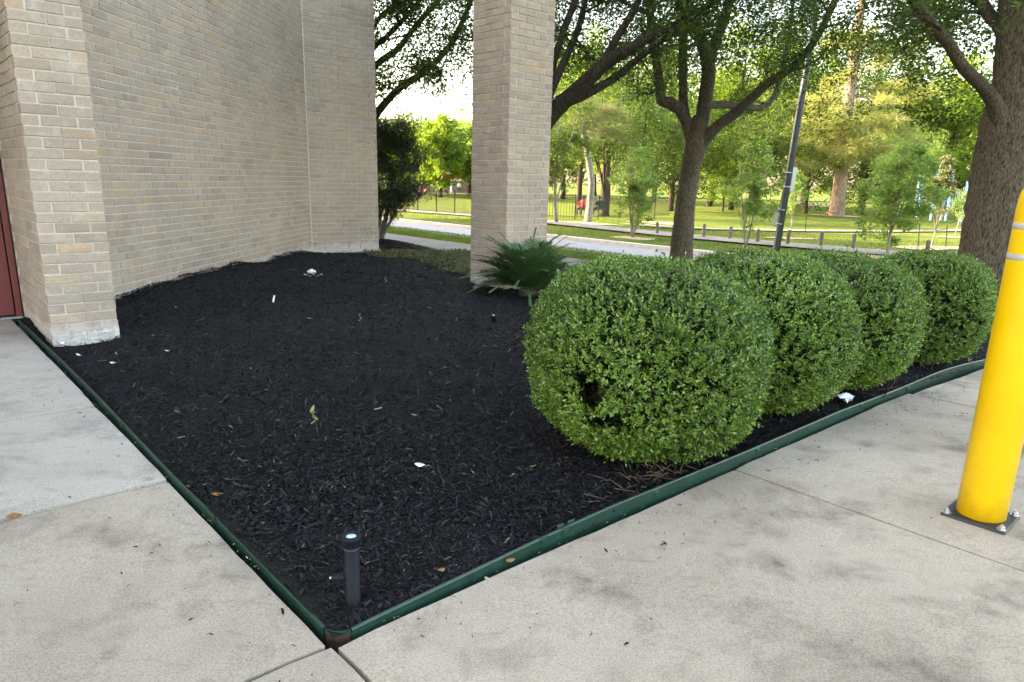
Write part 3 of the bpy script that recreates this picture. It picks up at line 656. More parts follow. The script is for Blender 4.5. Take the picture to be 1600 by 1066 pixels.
# ================================================================== BOLLARD
bo = thing('safety_bollard', 'yellow safety bollard with two grey reflective bands bolted down beside the drive', 'bollard', tuple(W(2.575, -1.0)), RZ1 + R_(1))
r0 = .094
prof = [(r0*.97, .0), (r0, .004), (r0, 1.30), (r0*.985, 1.335), (r0*.93, 1.365), (r0*.8, 1.39), (r0*.6, 1.406), (r0*.3, 1.414), (.0001, 1.416)]
bo_s = MB().lathe(prof, 56, (0, 0, .0125)).build('sleeve', M['yellow'], bo, smooth=True)
for z in (1.235, 1.115):
    MB().lathe([(r0+.0001, z), (r0+.0012, z+.001), (r0+.0012, z+.023), (r0+.0001, z+.024)], 56).build('reflective_band', M['tape'], bo, smooth=True)
MB().rbox(-.124, .124, -.124, .124, .0, .012, .01).build('base_plate', M['plate'], bo)
for sx in (-1, 1):
    for sy in (-1, 1):
        b_ = MB(); c0 = (sx*.103, sy*.103, .012)
        b_.lathe([(.0175, .0), (.0175, .003), (.006, .003)], 18, c0); b_.lathe([(.0125, .003), (.0125, .012), (.010, .0145), (.0001, .0145)], 6, c0); b_.lathe([(.006, .014), (.006, .022), (.0001, .022)], 10, c0)
        b_.build('bolt', M['zinc'], bo)

# ================================================================== PATH LIGHT in the bed corner
pl = thing('landscape_light', 'short black cylinder light standing in the mulch corner', 'light', tuple(W(.125, .105, .02)), RZ1)
pl.rotation_euler = (R_(-.8), R_(.6), RZ1)
MB().lathe([(.0245, -.06), (.0245, .205), (.0001, .205)], 28).build('post', M['black'], pl, smooth=True)
MB().lathe([(.0251, .196), (.0262, .199), (.0262, .2025), (.0251, .206)], 28).build('ring', M['steel'], pl, smooth=True)
MB().lathe([(.0265, .206), (.028, .209), (.028, .228), (.0335, .232), (.0335, .242), (.031, .244), (.018, .243), (.017, .240)], 28).build('cap', M['black'], pl, smooth=True)
MB().lathe([(.0172, .240), (.012, .2425), (.0001, .2435)], 24).build('lens', M['lens'], pl, smooth=True)
kn = MB(); kn.tube([(-.012, .008, .10), (-.056, .034, .098)], .0135, 14); kn.build('plug', M['black'], pl, smooth=True)
kt = MB(); kt.tube([(-.05, .03, .098), (-.062, .037, .100)], .0035, 8); kt.build('plug_tip', M['lens'], pl, smooth=True)

# ================================================================== CLIPPED SHRUBS
def se(t, n): return np.sign(t)*np.abs(t)**n
def shrub(a, b, r1, r2, zb, zt_, label, seed, n_sprig=5200, cavity=None, exp=.82, shape='h'):
    global rng
    keep = rng; rng = np.random.default_rng(seed)
    base = W(a, b, float(zt(a)) + .02); root = thing('clipped_shrub', label, 'shrub', tuple(base), 0.0, 'clipped round shrubs along the edging')
    ph = rng.uniform(0, 6.3, 12)
    def surf(u, v):
        bumpy = 1 + .05*np.sin(2*u+ph[8]+v) + .045*np.sin(3*u+ph[0])*np.cos(2*v+ph[1]) + .035*np.sin(5*u+ph[2]+2*v) + .022*np.sin(9*u+ph[3])*np.sin(7*v+ph[4]) + .014*np.sin(17*u+ph[5]+5*v)*np.sin(13*v+ph[6])
        cv, sv_ = np.cos(v), np.sin(v); k = np.abs(cv)**exp * bumpy
        taper = 1 - .10*np.clip(-np.sin(v), 0, 1)
        x = k*np.cos(u)*r1*taper; y = k*np.sin(u)*r2*taper; z = (zb+zt_)/2 + se(sv_, exp)*(zt_-zb)/2*(1 + .03*np.sin(4*u+ph[7])*np.cos(v))
        return np.stack([x*E1[0] + y*E2[0], x*E1[1] + y*E2[1], z - base[2]], -1)
    N = n_sprig; u = rng.uniform(0, 2*np.pi, N); v = np.arcsin(rng.uniform(-.93, 1, N))
    P = surf(u, v); cen = np.array([0, 0, (zb+zt_)/2 - base[2]])
    e = 1e-2; du = surf(u+e, v) - surf(u-e, v); dv = surf(u, v+e) - surf(u, v-e); Nn = nrm(np.cross(du, dv))
    depth = np.abs(rng.normal(0, .022, N)); depth[rng.random(N) < .3] += rng.uniform(.04, .12); P = P - Nn*depth[:, None] + Nn*(rng.random((N, 1)) < .025)*rng.uniform(.01, .04, (N, 1))
    keepm = np.ones(N, bool)
    if cavity is not None:
        for cp_, cr_ in cavity:
            d = np.linalg.norm((P + base - cp_)/cr_, axis=1); keepm &= ~((d < 1) & (rng.random(N) > .04))
    P, Nn = P[keepm], Nn[keepm]; N = len(P)
    ax = nrm(Nn*.8 + np.array([0, 0, .55]) + rng.normal(0, .35, (N, 3)))
    K = 7; Cn = []; A = []; Nr = []; L = []
    x = nrm(np.cross(ax, rdir(N))); y = np.cross(ax, x)
    for k in range(K):
        th = k*2.4 + rng.uniform(0, .5, N); s = (k/K - .55)*.042
        rad = np.cos(th)[:, None]*x + np.sin(th)[:, None]*y
        Cn.append(P + ax*(s + rng.normal(0, .003, N))[:, None]); up = .35 + .5*k/K
        A.append(nrm(rad*(1-up*.6) + ax*up + rng.normal(0, .15, (N, 3)))); Nr.append(nrm(ax*1.2 - rad*.6 + rng.normal(0, .2, (N, 3)))); L.append(rng.uniform(.0145, .0245, N))
    Cn, A, Nr, L = np.concatenate(Cn), np.concatenate(A), np.concatenate(Nr), np.concatenate(L)
    me = leaf_mesh('foliage', Cn, A, Nr, L, L*.54, M['box'], 'd', .12); link('foliage', me, root)
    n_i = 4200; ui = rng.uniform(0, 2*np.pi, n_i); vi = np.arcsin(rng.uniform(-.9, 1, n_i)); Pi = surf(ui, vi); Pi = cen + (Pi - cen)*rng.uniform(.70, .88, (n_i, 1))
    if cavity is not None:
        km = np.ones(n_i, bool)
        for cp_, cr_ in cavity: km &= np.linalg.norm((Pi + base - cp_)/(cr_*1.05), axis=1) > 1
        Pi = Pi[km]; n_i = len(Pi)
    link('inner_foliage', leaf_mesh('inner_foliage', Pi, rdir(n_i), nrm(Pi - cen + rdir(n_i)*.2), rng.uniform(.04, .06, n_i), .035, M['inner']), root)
    # woody interior
    st = MB()
    for k in range(20):
        th = rng.uniform(0, 6.28); el_ = rng.uniform(.35, 1.4); d = np.array([math.cos(th)*math.cos(el_), math.sin(th)*math.cos(el_), math.sin(el_)]); ln = rng.uniform(.25, .5)*min(1.0, (zt_-zb))
        p0 = np.array([rng.normal(0, .06), rng.normal(0, .06), -.03]); p = [p0]; dd = d.copy()
        for s in range(4): dd = nrm(dd + rng.normal(0, .22, 3)); p.append(p[-1] + dd*ln/4)
        st.tube(smooth_path(p, 3), np.linspace(.011, .004, 13), 6)
        for s in range(3):
            q0 = p[2+s % 3]; q1 = q0 + nrm(d + rng.normal(0, .8, 3))*rng.uniform(.1, .25); st.tube([q0, (q0+q1)/2 + rng.normal(0, .015, 3), q1], [.004, .003, .002], 5)
    st.build('stems', M['twig'], root, smooth=True)
    rng = keep; return root
cav = [(at(922, 610, 3.08), np.array([.05, .22, .075])), (at(955, 660, 3.0), np.array([.11, .22, .045])), (at(900, 572, 3.15), np.array([.04, .2, .05])), (at(1065, 722, 2.98), np.array([.12, .2, .05]))]
shrub(2.0, .45, .635, .64, .015, 1.0, 'largest and nearest round clipped shrub with a bare hollow at its lower left', 11, 12500, cav)
shrub(3.15, .50, .565, .62, .0, .985, 'second round clipped shrub from the front, pressed against the nearest one', 12, 11000)
shrub(4.13, .47, .535, .60, -.0, .94, 'third round clipped shrub from the front, with white plastic at its foot', 13, 9500)
shrub(5.78, .40, .51, .52, -.07, .88, 'small far clipped shrub standing apart beside the yellow bollard', 14, 8500)

# ================================================================== SAGO PALM
sg0 = W(5.05, 4.62); sg0[2] = float(bed_z(np.array(5.05), np.array(4.62)))
sago = thing('sago_palm', 'dark green sago palm spreading at the foot of the brick column', 'palm', tuple(sg0))
rng2 = np.random.default_rng(5)
def frond(length, az, el0, droop):
    n = 16; s = np.linspace(0, 1, n); el_ = el0 - droop*s**1.3
    d = np.stack([np.cos(el_)*math.cos(az), np.cos(el_)*math.sin(az), np.sin(el_)], 1); P = np.cumsum(d*length/n, axis=0) + [0, 0, .09]
    mbf = MB(); mbf.tube(P, np.linspace(.007, .002, n), 5)
    Pl = smooth_path(P, 4); T = nrm(np.gradient(Pl, axis=0)); sid = nrm(np.cross(T, np.array([0, 0, 1.0]))); up = np.cross(sid, T)
    for i in range(5, len(Pl)):
        f = i/len(Pl); ll = .21*math.sin(min(1, f*1.25 + .12)*math.pi)**.6 + .02
        for sd_ in (-1, 1):
            a = nrm(sid[i]*sd_*.85 + T[i]*.55 + up[i]*.35 + rng2.normal(0, .06, 3)); wv = nrm(np.cross(a, up[i]))*.0065
            p0 = Pl[i]; p1 = p0 + a*ll*.6; p2 = p0 + a*ll - up[i]*.012
            mbf.add([p0-wv, p0+wv, p1+wv, p1-wv, p2], [[0, 1, 2, 3]], [[3, 2, 4]])
    return mbf
for k in range(54):
    az = k*2.399 + rng2.normal(0, .1); t = k/54
    frond(.76 + .18*rng2.random() + .1*(1-t), az, .2 + 1.15*t, .55 + .5*rng2.random()).build('frond', M['sago'], sago)
MB().tube([(0, 0, -.05), (0, 0, .06), (0, 0, .13)], [.10, .11, .05], 12, wob=.15).build('trunk', M['bark2'], sago)

# ================================================================== GROUND COVER
def cover(name, poly_fn, n, L, mat, label, hgt, zf=None):
    A, B = poly_fn(n); k = len(A); q = O2 + A[:, None]*E1 + B[:, None]*E2; hh = rng.beta(1.6, 1.3, k)*hgt
    Cn = np.concatenate([q, ((zf or (lambda A, B: zt(A)))(A, B) + hh)[:, None]], 1)
    Ax = nrm(rdir(k)*[1, 1, .4] + [0, 0, .35]); N = nrm(rdir(k)*.7 + [0, 0, 1.0]); ll = rng.uniform(.7, 1.3, k)*L
    return tag(link(name, leaf_mesh(name, Cn, Ax, N, ll, ll*.5, mat)), label, None, None, 'stuff')
def gc_poly(n):
    A = rng.uniform(5.3, 8.45, n); B = rng.uniform(5.75, 10.35, n)
    edge = np.interp(B, [5.75, 6.14, 7.2, 8.66, 9.6, 10.4], [5.2, 5.5, 5.7, 6.05, 5.75, 6.2]) + .1*np.sin(B*6) + rng.normal(0, .05, n)
    k = (A > edge); return A[k], B[k]
cover('ground_cover', gc_poly, 26000, .055, M['cover'], 'low olive ground cover beyond the mulch', .13, lambda A, B: zt(A) - .04)
def verge(n):
    return rng.uniform(10.32, 12.7, n), rng.uniform(6, 26, n)
def grass_tufts(name, fn, n, L, label):
    A, B = fn(n); k = len(A); q = O2 + A[:, None]*E1 + B[:, None]*E2
    Cn = np.concatenate([q, (lawn_z(A, B) - .01)[:, None]], 1)
    Ax = nrm(rdir(k)*[.6, .6, .1] + [0, 0, .9]); ll = rng.uniform(.6, 1.3, k)*L
    return tag(link(name, leaf_mesh(name, Cn, Ax, rdir(k), ll, .006 + ll*.06, M['blade'], fold=.05)), label, None, None, 'stuff')
grass_tufts('verge_grass', verge, 26000, .07, 'short grass on the strip between sidewalk and road')
grass_tufts('park_grass', lambda n: (lambda a: (a, rng.uniform(0, 32, len(a))))((lambda q: q[np.abs(q - 23.05) > 1.0])(rng.uniform(18.7, 30, n))), 28000, .10, 'short grass beyond the road')

# ================================================================== TREES
def clump_leaves(centers, radii, per, L, mat, wl=.45, flat=.75, droop=0.0, shape='d', up=.6):
    centers = np.asarray(centers); k = len(centers); idx = np.repeat(np.arange(k), per)
    n = len(idx); d = rdir(n)*(rng.random((n, 1))**.45); d[:, 2] *= flat
    rr = np.broadcast_to(np.asarray(radii), (k,))[idx][:, None]
    Cn = centers[idx] + d*rr
    Ax = nrm(rdir(n)*[1, 1, .6] + d*.5 + [0, 0, -droop]); N = nrm(rdir(n) + [0, 0, up*2])
    ll = rng.uniform(.65, 1.3, n)*L
    return Cn, Ax, N, ll, ll*wl
def crown_obj(root, parts, mat, shape='d', base=np.zeros(3)):
    Cn, Ax, N, L, Wd = [np.concatenate([p[i] for p in parts]) for i in range(5)]
    return link('crown', leaf_mesh('crown', Cn - base, Ax, N, L, Wd, mat, shape), root)
def limb_tubes(mb, pts, rads, base, n=10, k=5, wob=.03):
    P = smooth_path(pts, k); rr = np.interp(np.linspace(0, 1, len(P)), np.linspace(0, 1, len(rads)), rads)
    mb.tube(P - base, rr, n, wob=wob); return P
def px_limb(spec, Y0):                                  # (px, py, r_px, dY)
    pts = [at(x, y, Y0 + dy) for x, y, r, dy in spec]; rad = [r*Y0/F for x, y, r, dy in spec]
    return pts, rad
def twigs_from(mb, P, base, n, ln, r0, up=.35, out=None):
    ends = []
    for _ in range(n):
        i = rng.integers(len(P)//3, len(P)); p0 = P[i]; rd_ = rdir(1)[0]; rd_[2] = abs(rd_[2])*.6; d = nrm(rd_ + [0, 0, up] + (0 if out is None else nrm(p0 - out)*.8))
        L = ln*rng.uniform(.5, 1.2); p = [p0]; dd = d
        for s in range(4): dd = nrm(dd + rng.normal(0, .22, 3) + [0, 0, .04]); p.append(p[-1] + dd*L/4)
        mb.tube(np.array(p) - base, np.linspace(r0, r0*.3, 5), 6); ends.append(p[2]); ends.append(p[3]); ends.append(p[4])
        for _ in range(2):
            q0 = p[rng.integers(2, 5)]; q1 = q0 + nrm(dd + rng.normal(0, .7, 3))*L*.4; mb.tube(np.array([q0, (q0+q1)/2 + rng.normal(0, .04, 3), q1]) - base, [r0*.4, r0*.3, r0*.15], 5); ends.append(q1)
    return ends
def near_oak(label, base, trunk, limbs, Y0, crown_c, crown_r, n_cl, per, zmin, zslope=0.0, leafL=.075, name='oak_tree', extra=None, bark='bark', keepfn=None):
    root = thing(name, label, 'tree', tuple(base), 0, 'shade trees along the road')
    tb = MB(); pts, rad = px_limb(trunk, Y0); pts = [base + [0, 0, -.15]] + pts; rad = [rad[0]*1.25] + rad
    limb_tubes(tb, np.array(pts), rad, base, 20, 5, .025); tb.build('trunk', M[bark], root, smooth=True)
    ends = []
    for sp in limbs:
        lb = MB(); pts, rad = px_limb(sp, Y0); rad = [x*.88 for x in rad]; P = limb_tubes(lb, np.array(pts), rad, base, 12, 5, .03)
        # the limb goes on beyond the frame
        d = nrm(P[-1] - P[-4]); p = [P[-1]]; dd = d
        for s in range(5): dd = nrm(dd + rng.normal(0, .22, 3) + [0, 0, .12]); p.append(p[-1] + dd*.55)
        Pe = smooth_path(p, 3); lb.tube(Pe - base, np.linspace(rad[-1], rad[-1]*.25, len(Pe)), 8)
        ends += twigs_from(lb, np.concatenate([P, Pe]), base, 9, 1.3, max(.012, rad[-1]*.4), .3, np.array(crown_c))
        lb.build('limb', M[bark], root, smooth=True)
    cc = []
    while len(cc) < n_cl:
        d = rdir(1)[0]*(rng.random()**.4); c = np.array(crown_c) + d*crown_r
        edge = np.linalg.norm((c - crown_c)[:2])/crown_r[0]
        if c[2] < zmin + zslope*(1-edge) + rng.normal(0, .25): continue
        if keepfn is not None and not keepfn(c): continue
        cc.append(c)
    ends = [e for e in ends if e[2] > zmin - .3 and (keepfn is None or keepfn(e))]
    parts = [clump_leaves(cc, rng.uniform(.3, .65, len(cc)), per, leafL, None, .42), clump_leaves(ends, rng.uniform(.2, .42, len(ends)), per, leafL, None, .42)]
    if extra: parts.append(clump_leaves([at(*e[:3]) for e in extra], np.array([e[3] for e in extra]), int(per*1.5), leafL, None, .42))
    crown_obj(root, parts, M['oak'], 'd', base); return root
inv = RM.T
def pix(c):
    q = inv @ (np.asarray(c) - [0, 0, H]); return CX + F*q[0]/q[2], CY + F*q[1]/q[2]
# centre tree
b1 = stand(1063, 15.5)
near_oak('shade tree in the middle with a forking trunk behind the shrubs', b1,
    [(1063, 420, 19, 0), (1066, 370, 16.5, 0), (1071, 320, 15, 0), (1078, 270, 14.5, 0), (1086, 230, 16, 0), (1091, 200, 15, 0), (1095, 182, 10, 0)],
    [[(1082, 225, 10, 0), (1068, 180, 10, 0), (1048, 162, 9.5, -.1), (1034, 155, 9, -.1), (1029, 120, 7.5, -.15), (1021, 60, 6.5, -.3), (1012, -5, 6, -.5)],
     [(1080, 215, 9, .1), (1069, 170, 8, .2), (1067, 110, 7.5, .3), (1067, 40, 7, .5), (1070, -10, 6, .7)],
     [(1092, 215, 12, 0), (1101, 160, 12, 0), (1107, 105, 11.5, 0), (1096, 65, 10, -.2), (1080, 35, 9.5, -.4), (1064, -5, 9, -.7)],
     [(1106, 120, 9, 0), (1112, 80, 9.5, .2), (1128, 40, 9, .4), (1142, -5, 8.5, .6)],
     [(1092, 232, 10, 0), (1118, 200, 9, -.2), (1145, 180, 8.5, -.4), (1165, 162, 8, -.6), (1200, 130, 7, -.8), (1238, 105, 6.5, -1.0), (1275, 60, 5.5, -1.2), (1308, -5, 5, -1.4)],
     [(1098, 165, 7, .2), (1130, 164, 6.5, .5), (1165, 167, 6, .8), (1190, 168, 5.5, 1.1), (1210, 150, 5, 1.3), (1222, 110, 4.5, 1.5), (1232, 60, 4, 1.7)]],
    15.5, (b1[0] + .5, b1[1] - .3, 5.3), np.array([5.4, 5.0, 2.7]), 640, 105, 3.2, .9, keepfn=lambda c: not (985 < pix(c)[0] < 1165 and c[1] < b1[1] + .3), extra=[(1215, 150, 14.6, .5), (1260, 150, 14.6, .55), (1310, 130, 14.5, .55), (1335, 180, 14.4, .35), (1280, 190, 14.4, .4), (1240, 120, 14.4, .6), (1330, 90, 14.2, .6), (1290, 100, 14.2, .6), (1370, 120, 14.0, .45), (1180, 90, 14.5, .6), (1200, 40, 14.4, .7), (1160, 30, 14.9, .6)])
# right tree
b2 = stand(1548, 9.6)
near_oak('big shade tree at the right behind the yellow bollard', b2,
    [(1544, 470, 52, 0), (1546, 415, 46, 0), (1551, 350, 40, 0), (1558, 290, 36.5, 0), (1566, 240, 37, 0), (1576, 190, 36, 0), (1586, 140, 31, 0), (1592, 80, 29, 0), (1596, 0, 28, 0), (1600, -80, 25, 0)],
    [[(1572, 205, 17, -.1), (1556, 165, 12, -.2), (1535, 135, 10, -.3), (1505, 105, 9, -.5), (1480, 65, 8.5, -.7), (1450, 32, 8, -.9), (1424, -8, 7.5, -1.1)],
     [(1590, 90, 17, .2), (1565, 45, 11, .3), (1545, 22, 10, .4), (1528, -10, 9, .5)],
     [(1600, 120, 20, .1), (1640, 60, 15, .2), (1690, 0, 12, .3)]],
    9.6, (b2[0] + .3, b2[1], 4.5), np.array([4.6, 4.2, 2.3]), 450, 105, 2.5, 1.0, leafL=.07,
    keepfn=lambda c: not (1515 < pix(c)[0] < 1680 and pix(c)[1] > 60 and c[1] < 9.9) and pix(c)[0] > 1385 and not (pix(c)[1] > 60 and 1385 < pix(c)[0] < 1440 and rng.random() < .5),
    extra=[(1440, 130, 9.6, .30), (1470, 170, 9.7, .28), (1490, 130, 9.9, .3), (1420, 90, 9.4, .3), (1450, 185, 9.8, .2), (1400, 60, 9.4, .28), (1510, 60, 9.8, .35), (1480, 30, 9.4, .35), (1420, 20, 9.2, .35), (1520, 190, 10.2, .22), (1550, 60, 10.3, .35)])
# tree behind the column
b3 = stand(812, 13.2)
near_oak('shade tree hidden behind the brick column, its limbs reaching right', b3,
    [(808, 420, 26, 0), (810, 340, 24, 0), (816, 270, 23, 0), (825, 232, 18, 0)],
    [[(818, 265, 17, 0), (838, 215, 16, 0), (865, 175, 14.5, -.1), (905, 138, 12.5, -.3), (945, 100, 11, -.5), (985, 76, 9, -.7), (1020, 56, 7, -.9), (1050, 40, 5, -1.0)],
     [(880, 162, 9, -.1), (920, 145, 7.5, 0), (960, 122, 6.5, .2), (1000, 90, 5.5, .4), (1040, 60, 4.5, .6)],
     [(842, 190, 9, .2), (862, 140, 7.5, .3), (885, 88, 6.5, .5), (905, 40, 5.5, .7), (916, -5, 5, .9)],
     [(845, 170, 8, -.2), (866, 95, 6, -.4), (882, 45, 5.5, -.6), (902, -5, 5, -.8)],
     [(940, 104, 7, -.4), (962, 62, 6, -.5), (985, 25, 5.5, -.6), (1002, -8, 5, -.7)]],
    13.2, (b3[0] + .5, b3[1], 5.0), np.array([4.6, 4.2, 2.4]), 470, 95, 3.0, .6, name='oak_tree', bark='bark2', keepfn=lambda c: AB(c)[0] > 6.4 and not (860 < pix(c)[0] < 1010 and c[1] < b3[1] + .2))
# tree behind the wall end
b4 = stand(540, 16.5)
near_oak('shade tree behind the brick wall end, branches showing against the sky', b4,
    [(535, 400, 17, 0), (538, 320, 16, 0), (545, 250, 14, 0)],
    [[(545, 262, 9, 0), (562, 215, 8, 0), (584, 183, 7, 0), (622, 140, 5.8, -.1), (660, 115, 5.2, -.2), (698, 78, 4.6, -.4), (722, 35, 4, -.5), (738, -5, 3.6, -.6)],
     [(548, 200, 8, .3), (580, 112, 5.5, .4), (622, 76, 5, .5), (652, 38, 4.4, .6), (690, -4, 4, .7)],
     [(545, 170, 7, -.3), (578, 84, 4.5, -.4), (604, 58, 4, -.5), (642, 18, 3.6, -.6), (660, -6, 3.2, -.7)],
     [(560, 90, 6, .5), (590, 32, 4, .6), (625, 2, 3.5, .7)]],
    16.5, (b4[0] + 1.2, b4[1], 5.6), np.array([4.8, 4.2, 2.8]), 440, 100, 2.9, .4, leafL=.085, bark='bark2', keepfn=lambda c: AB(c)[0] > 6.9 and AB(c)[1] > 10)

# dark narrow-leaved shrub beside the wall end
b5 = W(7.75, 12.55); b5[2] = float(zt(7.75)) + .05
ps = thing('podocarpus_shrub', 'tall dark narrow-leaved shrub with pale stems beside the brick wall end', 'shrub', tuple(b5))
stp = MB()
def_ends = []
for tx, ty, dY in ((600, 300, 0), (612, 280, .15), (628, 300, -.1), (585, 260, .1), (640, 250, 0)):
    e = at(tx, ty, b5[1] + dY); p = [b5 + rng.normal(0, .05, 3)*[1, 1, 0], b5*.6 + e*.4 + rng.normal(0, .05, 3), e]
    P = limb_tubes(stp, np.array(p), [.05, .04, .025], b5, 8, 4, .05); def_ends.append(e)
stp.build('stem', M['bark_pale'], ps, smooth=True)
cl = []; 
for _ in range(460):
    x = rng.uniform(560, 676); y = rng.uniform(190, 335)
    wdt = np.interp(y, [183, 215, 260, 300, 345], [38, 64, 70, 66, 38])
    if abs(x - 612) < wdt*(.62 + .22*math.sin(y*.11) + .12*math.sin(y*.31+x*.1))*rng.uniform(.75, 1.1): cl.append(at(x, y, b5[1] + rng.normal(0, .35)))
p_ = clump_leaves(cl, rng.uniform(.10, .26, len(cl)), 95, .105, None, .15, 1.0, .25)
crown_obj(ps, [p_], M['dark'], 'd', b5)
# heap of mulch around it
mh = MB(); hA = []; 
def heap_z(A, B): return zt(A) + .16*np.exp(-((A-7.7)/.75)**2 - ((B-12.2)/1.1)**2) - .02
tag(link('mulch_heap', strip_mesh('mulch_heap', np.linspace(6.45, 8.6, 30), np.linspace(10.6, 13.9, 40), lambda A, B: heap_z(A, B) + .01*np.sin(A*17)*np.sin(B*15) - .12*np.clip((np.hypot((A-7.6)/1.0, (B-12.2)/1.7) - .9), 0, 2), M['mulch'])), kind='structure')
n = 5000; hA = rng.normal(7.65, .42, n); hB = rng.normal(12.1, .65, n)
chips_at('mulch_heap_chips', np.clip(hA, 6.6, 8.5), hB, heap_z, 1.3, 'black bark chips heaped round the dark shrub')

# background trees ------------------------------------------------------------
def bg_tree(label, px, Y, h, cw, cz0, mat, n_cl, per, L, trunk_r=.16, bark='bark2', name='park_tree', group='trees across the park', lean=0.0, clr=None, flat=.75, wl=.5, cdx=0.0, shape_pow=.5, z_extra=0.0):
    base = stand(px, Y); root = thing(name, label, 'tree', tuple(base), 0, group)
    tb = MB(); top = base + [lean*h, 0, h*.82]; P = [base - [0, 0, .15], base*.65 + top*.35 + [rng.normal(0, .01*h), 0, 0], top]
    P = np.array(P); Pt = limb_tubes(tb, P, [trunk_r*1.15, trunk_r*.8, trunk_r*.25], base, 9, 5, .04)
    cc = []; c0 = base + [lean*h*.6 + cdx, 0, (cz0 + h)/2]; hr = (h - cz0)/2
    while len(cc) < n_cl:
        d = rdir(1)[0]*rng.random()**shape_pow
        cc.append(c0 + d*[cw/2, cw/2, hr])
    for c in cc[:10]:
        i = rng.integers(len(Pt)//3, len(Pt)-1); tb.tube(smooth_path([Pt[i] - base, (Pt[i] + c)/2 - base + [0, 0, -.1*h*.1], c - base], 3), np.linspace(trunk_r*.35, trunk_r*.08, 7), 5)
    tb.build('trunk', M[bark], root, smooth=True)
    rad = clr or cw*.14
    crown_obj(root, [clump_leaves(cc, rng.uniform(.6, 1.3, n_cl)*rad, per, L, None, wl, flat)], M[mat], 'd', base); return root
# far belt
for px, Y, h, cw, mt, lb in ((560, 100, 13, 12, 'mid', 'far tree mostly hidden behind the brick wall end'), (612, 92, 9.5, 8, 'mid', 'far green tree behind the dark narrow-leaved shrub'),
    (655, 84, 8.2, 6.5, 'bright', 'far sunlit yellow-green tree just right of the dark shrub'), (688, 80, 8.6, 5.5, 'bright', 'tallest far yellow-green tree left of the brick column'),
    (733, 90, 8.6, 7, 'sapling', 'far pale green tree beside the left edge of the brick column'), (790, 100, 14, 11, 'mid', 'far tree hidden behind the brick column'),
    (880, 88, 17, 10, 'mid', 'tall far tree just right of the brick column'), (950, 80, 16, 10, 'bright', 'tall far sunlit tree between the column and the middle trunk'),
    (1022, 86, 19, 11, 'mid', 'tall far tree left of the middle trunk'), (1110, 74, 14, 9, 'bright', 'far sunlit tree right of the middle trunk'),
    (1180, 88, 20, 12, 'mid', 'tall far tree left of the leaning pole'), (1255, 92, 19, 11, 'bright', 'tall far tree right of the leaning pole'),
    (1345, 98, 22, 13, 'mid', 'tall far tree behind the big pine'), (1425, 78, 12.5, 10, 'bright', 'far yellow-green tree behind the young tree'),
    (1500, 82, 13.5, 10, 'bright', 'far yellow-green tree above the blue playground'), (1590, 84, 15, 11, 'bright', 'far sunlit tree at the right edge of the view'),
    (1680, 90, 18, 12, 'mid', 'far tree beyond the right edge')):
    bg_tree(lb, px, Y, h, cw, h*.14, mt, 110, 85, .42, .28, clr=cw*.12)
for px, Y, h, cw, mt, lb in ((905, 66, 15, 9, 'bright', 'tall sunlit tree behind the bent grey pine'), (985, 70, 17, 10, 'mid', 'tall tree rising behind the fluffy young tree'), (1145, 68, 17, 10, 'bright', 'tall sunlit tree rising behind the thin young tree'), (1225, 72, 18, 10, 'mid', 'tall tree rising behind the leaning pole'), (1400, 70, 16, 10, 'mid', 'tall tree rising right of the big pine'), (1480, 66, 14, 9, 'bright', 'tall sunlit tree rising behind the playground')):
    bg_tree(lb, px, Y, h, cw, h*.2, mt, 100, 80, .36, .25, clr=cw*.12)
for k, px in enumerate(range(560, 1720, 95)):
    bg_tree(['dense far tree closing the view behind the park, %s' % q for q in ('behind the wall end', 'above the dark shrub', 'left of the column', 'behind the column', 'right of the column', 'over the fluffy shrub', 'behind the middle trunk', 'over the thin young tree', 'behind the pole', 'behind the pine', 'over the leafy young tree', 'over the playground', 'at the right edge')][k], px + 20*math.sin(k*3), 118, 13 + 5*math.sin(k*2.1)**2 - (4.5 if px < 760 else 0), 14, .5, ('mid', 'oak', 'sapling')[k % 3], 75, 75, .6, .3, clr=2.0)
# middle distance
bg_tree('green tree with a white-painted trunk just right of the column', 872, 34, 6.2, 3.4, 1.6, 'mid', 60, 150, .13, .09, 'bark_pale', cdx=-.2)
bg_tree('dark leafy tree behind the seated people', 946, 45, 8.0, 7.0, 2.0, 'mid', 80, 150, .19, .30)
bg_tree('dark tree between the two seated people and the fluffy shrub', 1000, 52, 9.5, 7.5, 1.6, 'oak', 80, 150, .2, .24)
bg_tree('dark bushy tree behind the middle trunk', 1050, 56, 9.0, 7.5, .8, 'oak', 80, 150, .21, .22)
bg_tree('bright yellow sunlit shrub right of the middle trunk', 1132, 58, 4.6, 3.6, .5, 'bright', 45, 140, .17, .08)
bg_tree('green tree behind the right-hand sapling', 1185, 54, 8.5, 6.5, 1.0, 'mid', 80, 150, .2, .22)
bg_tree('green tree left of the big pine', 1262, 60, 8.0, 6.0, .9, 'mid', 70, 150, .2, .2)
bg_tree('dark tree right of the big pine', 1350, 62, 7.5, 6.0, .9, 'mid', 70, 150, .2, .2)
bg_tree('green tree behind the young staked trees', 1425, 60, 7.0, 5.5, 1.2, 'sapling', 60, 140, .2, .2)
bg_tree('green shrub behind the right tree trunk', 1600, 46, 6.5, 5.0, .6, 'bright', 60, 140, .18, .2)
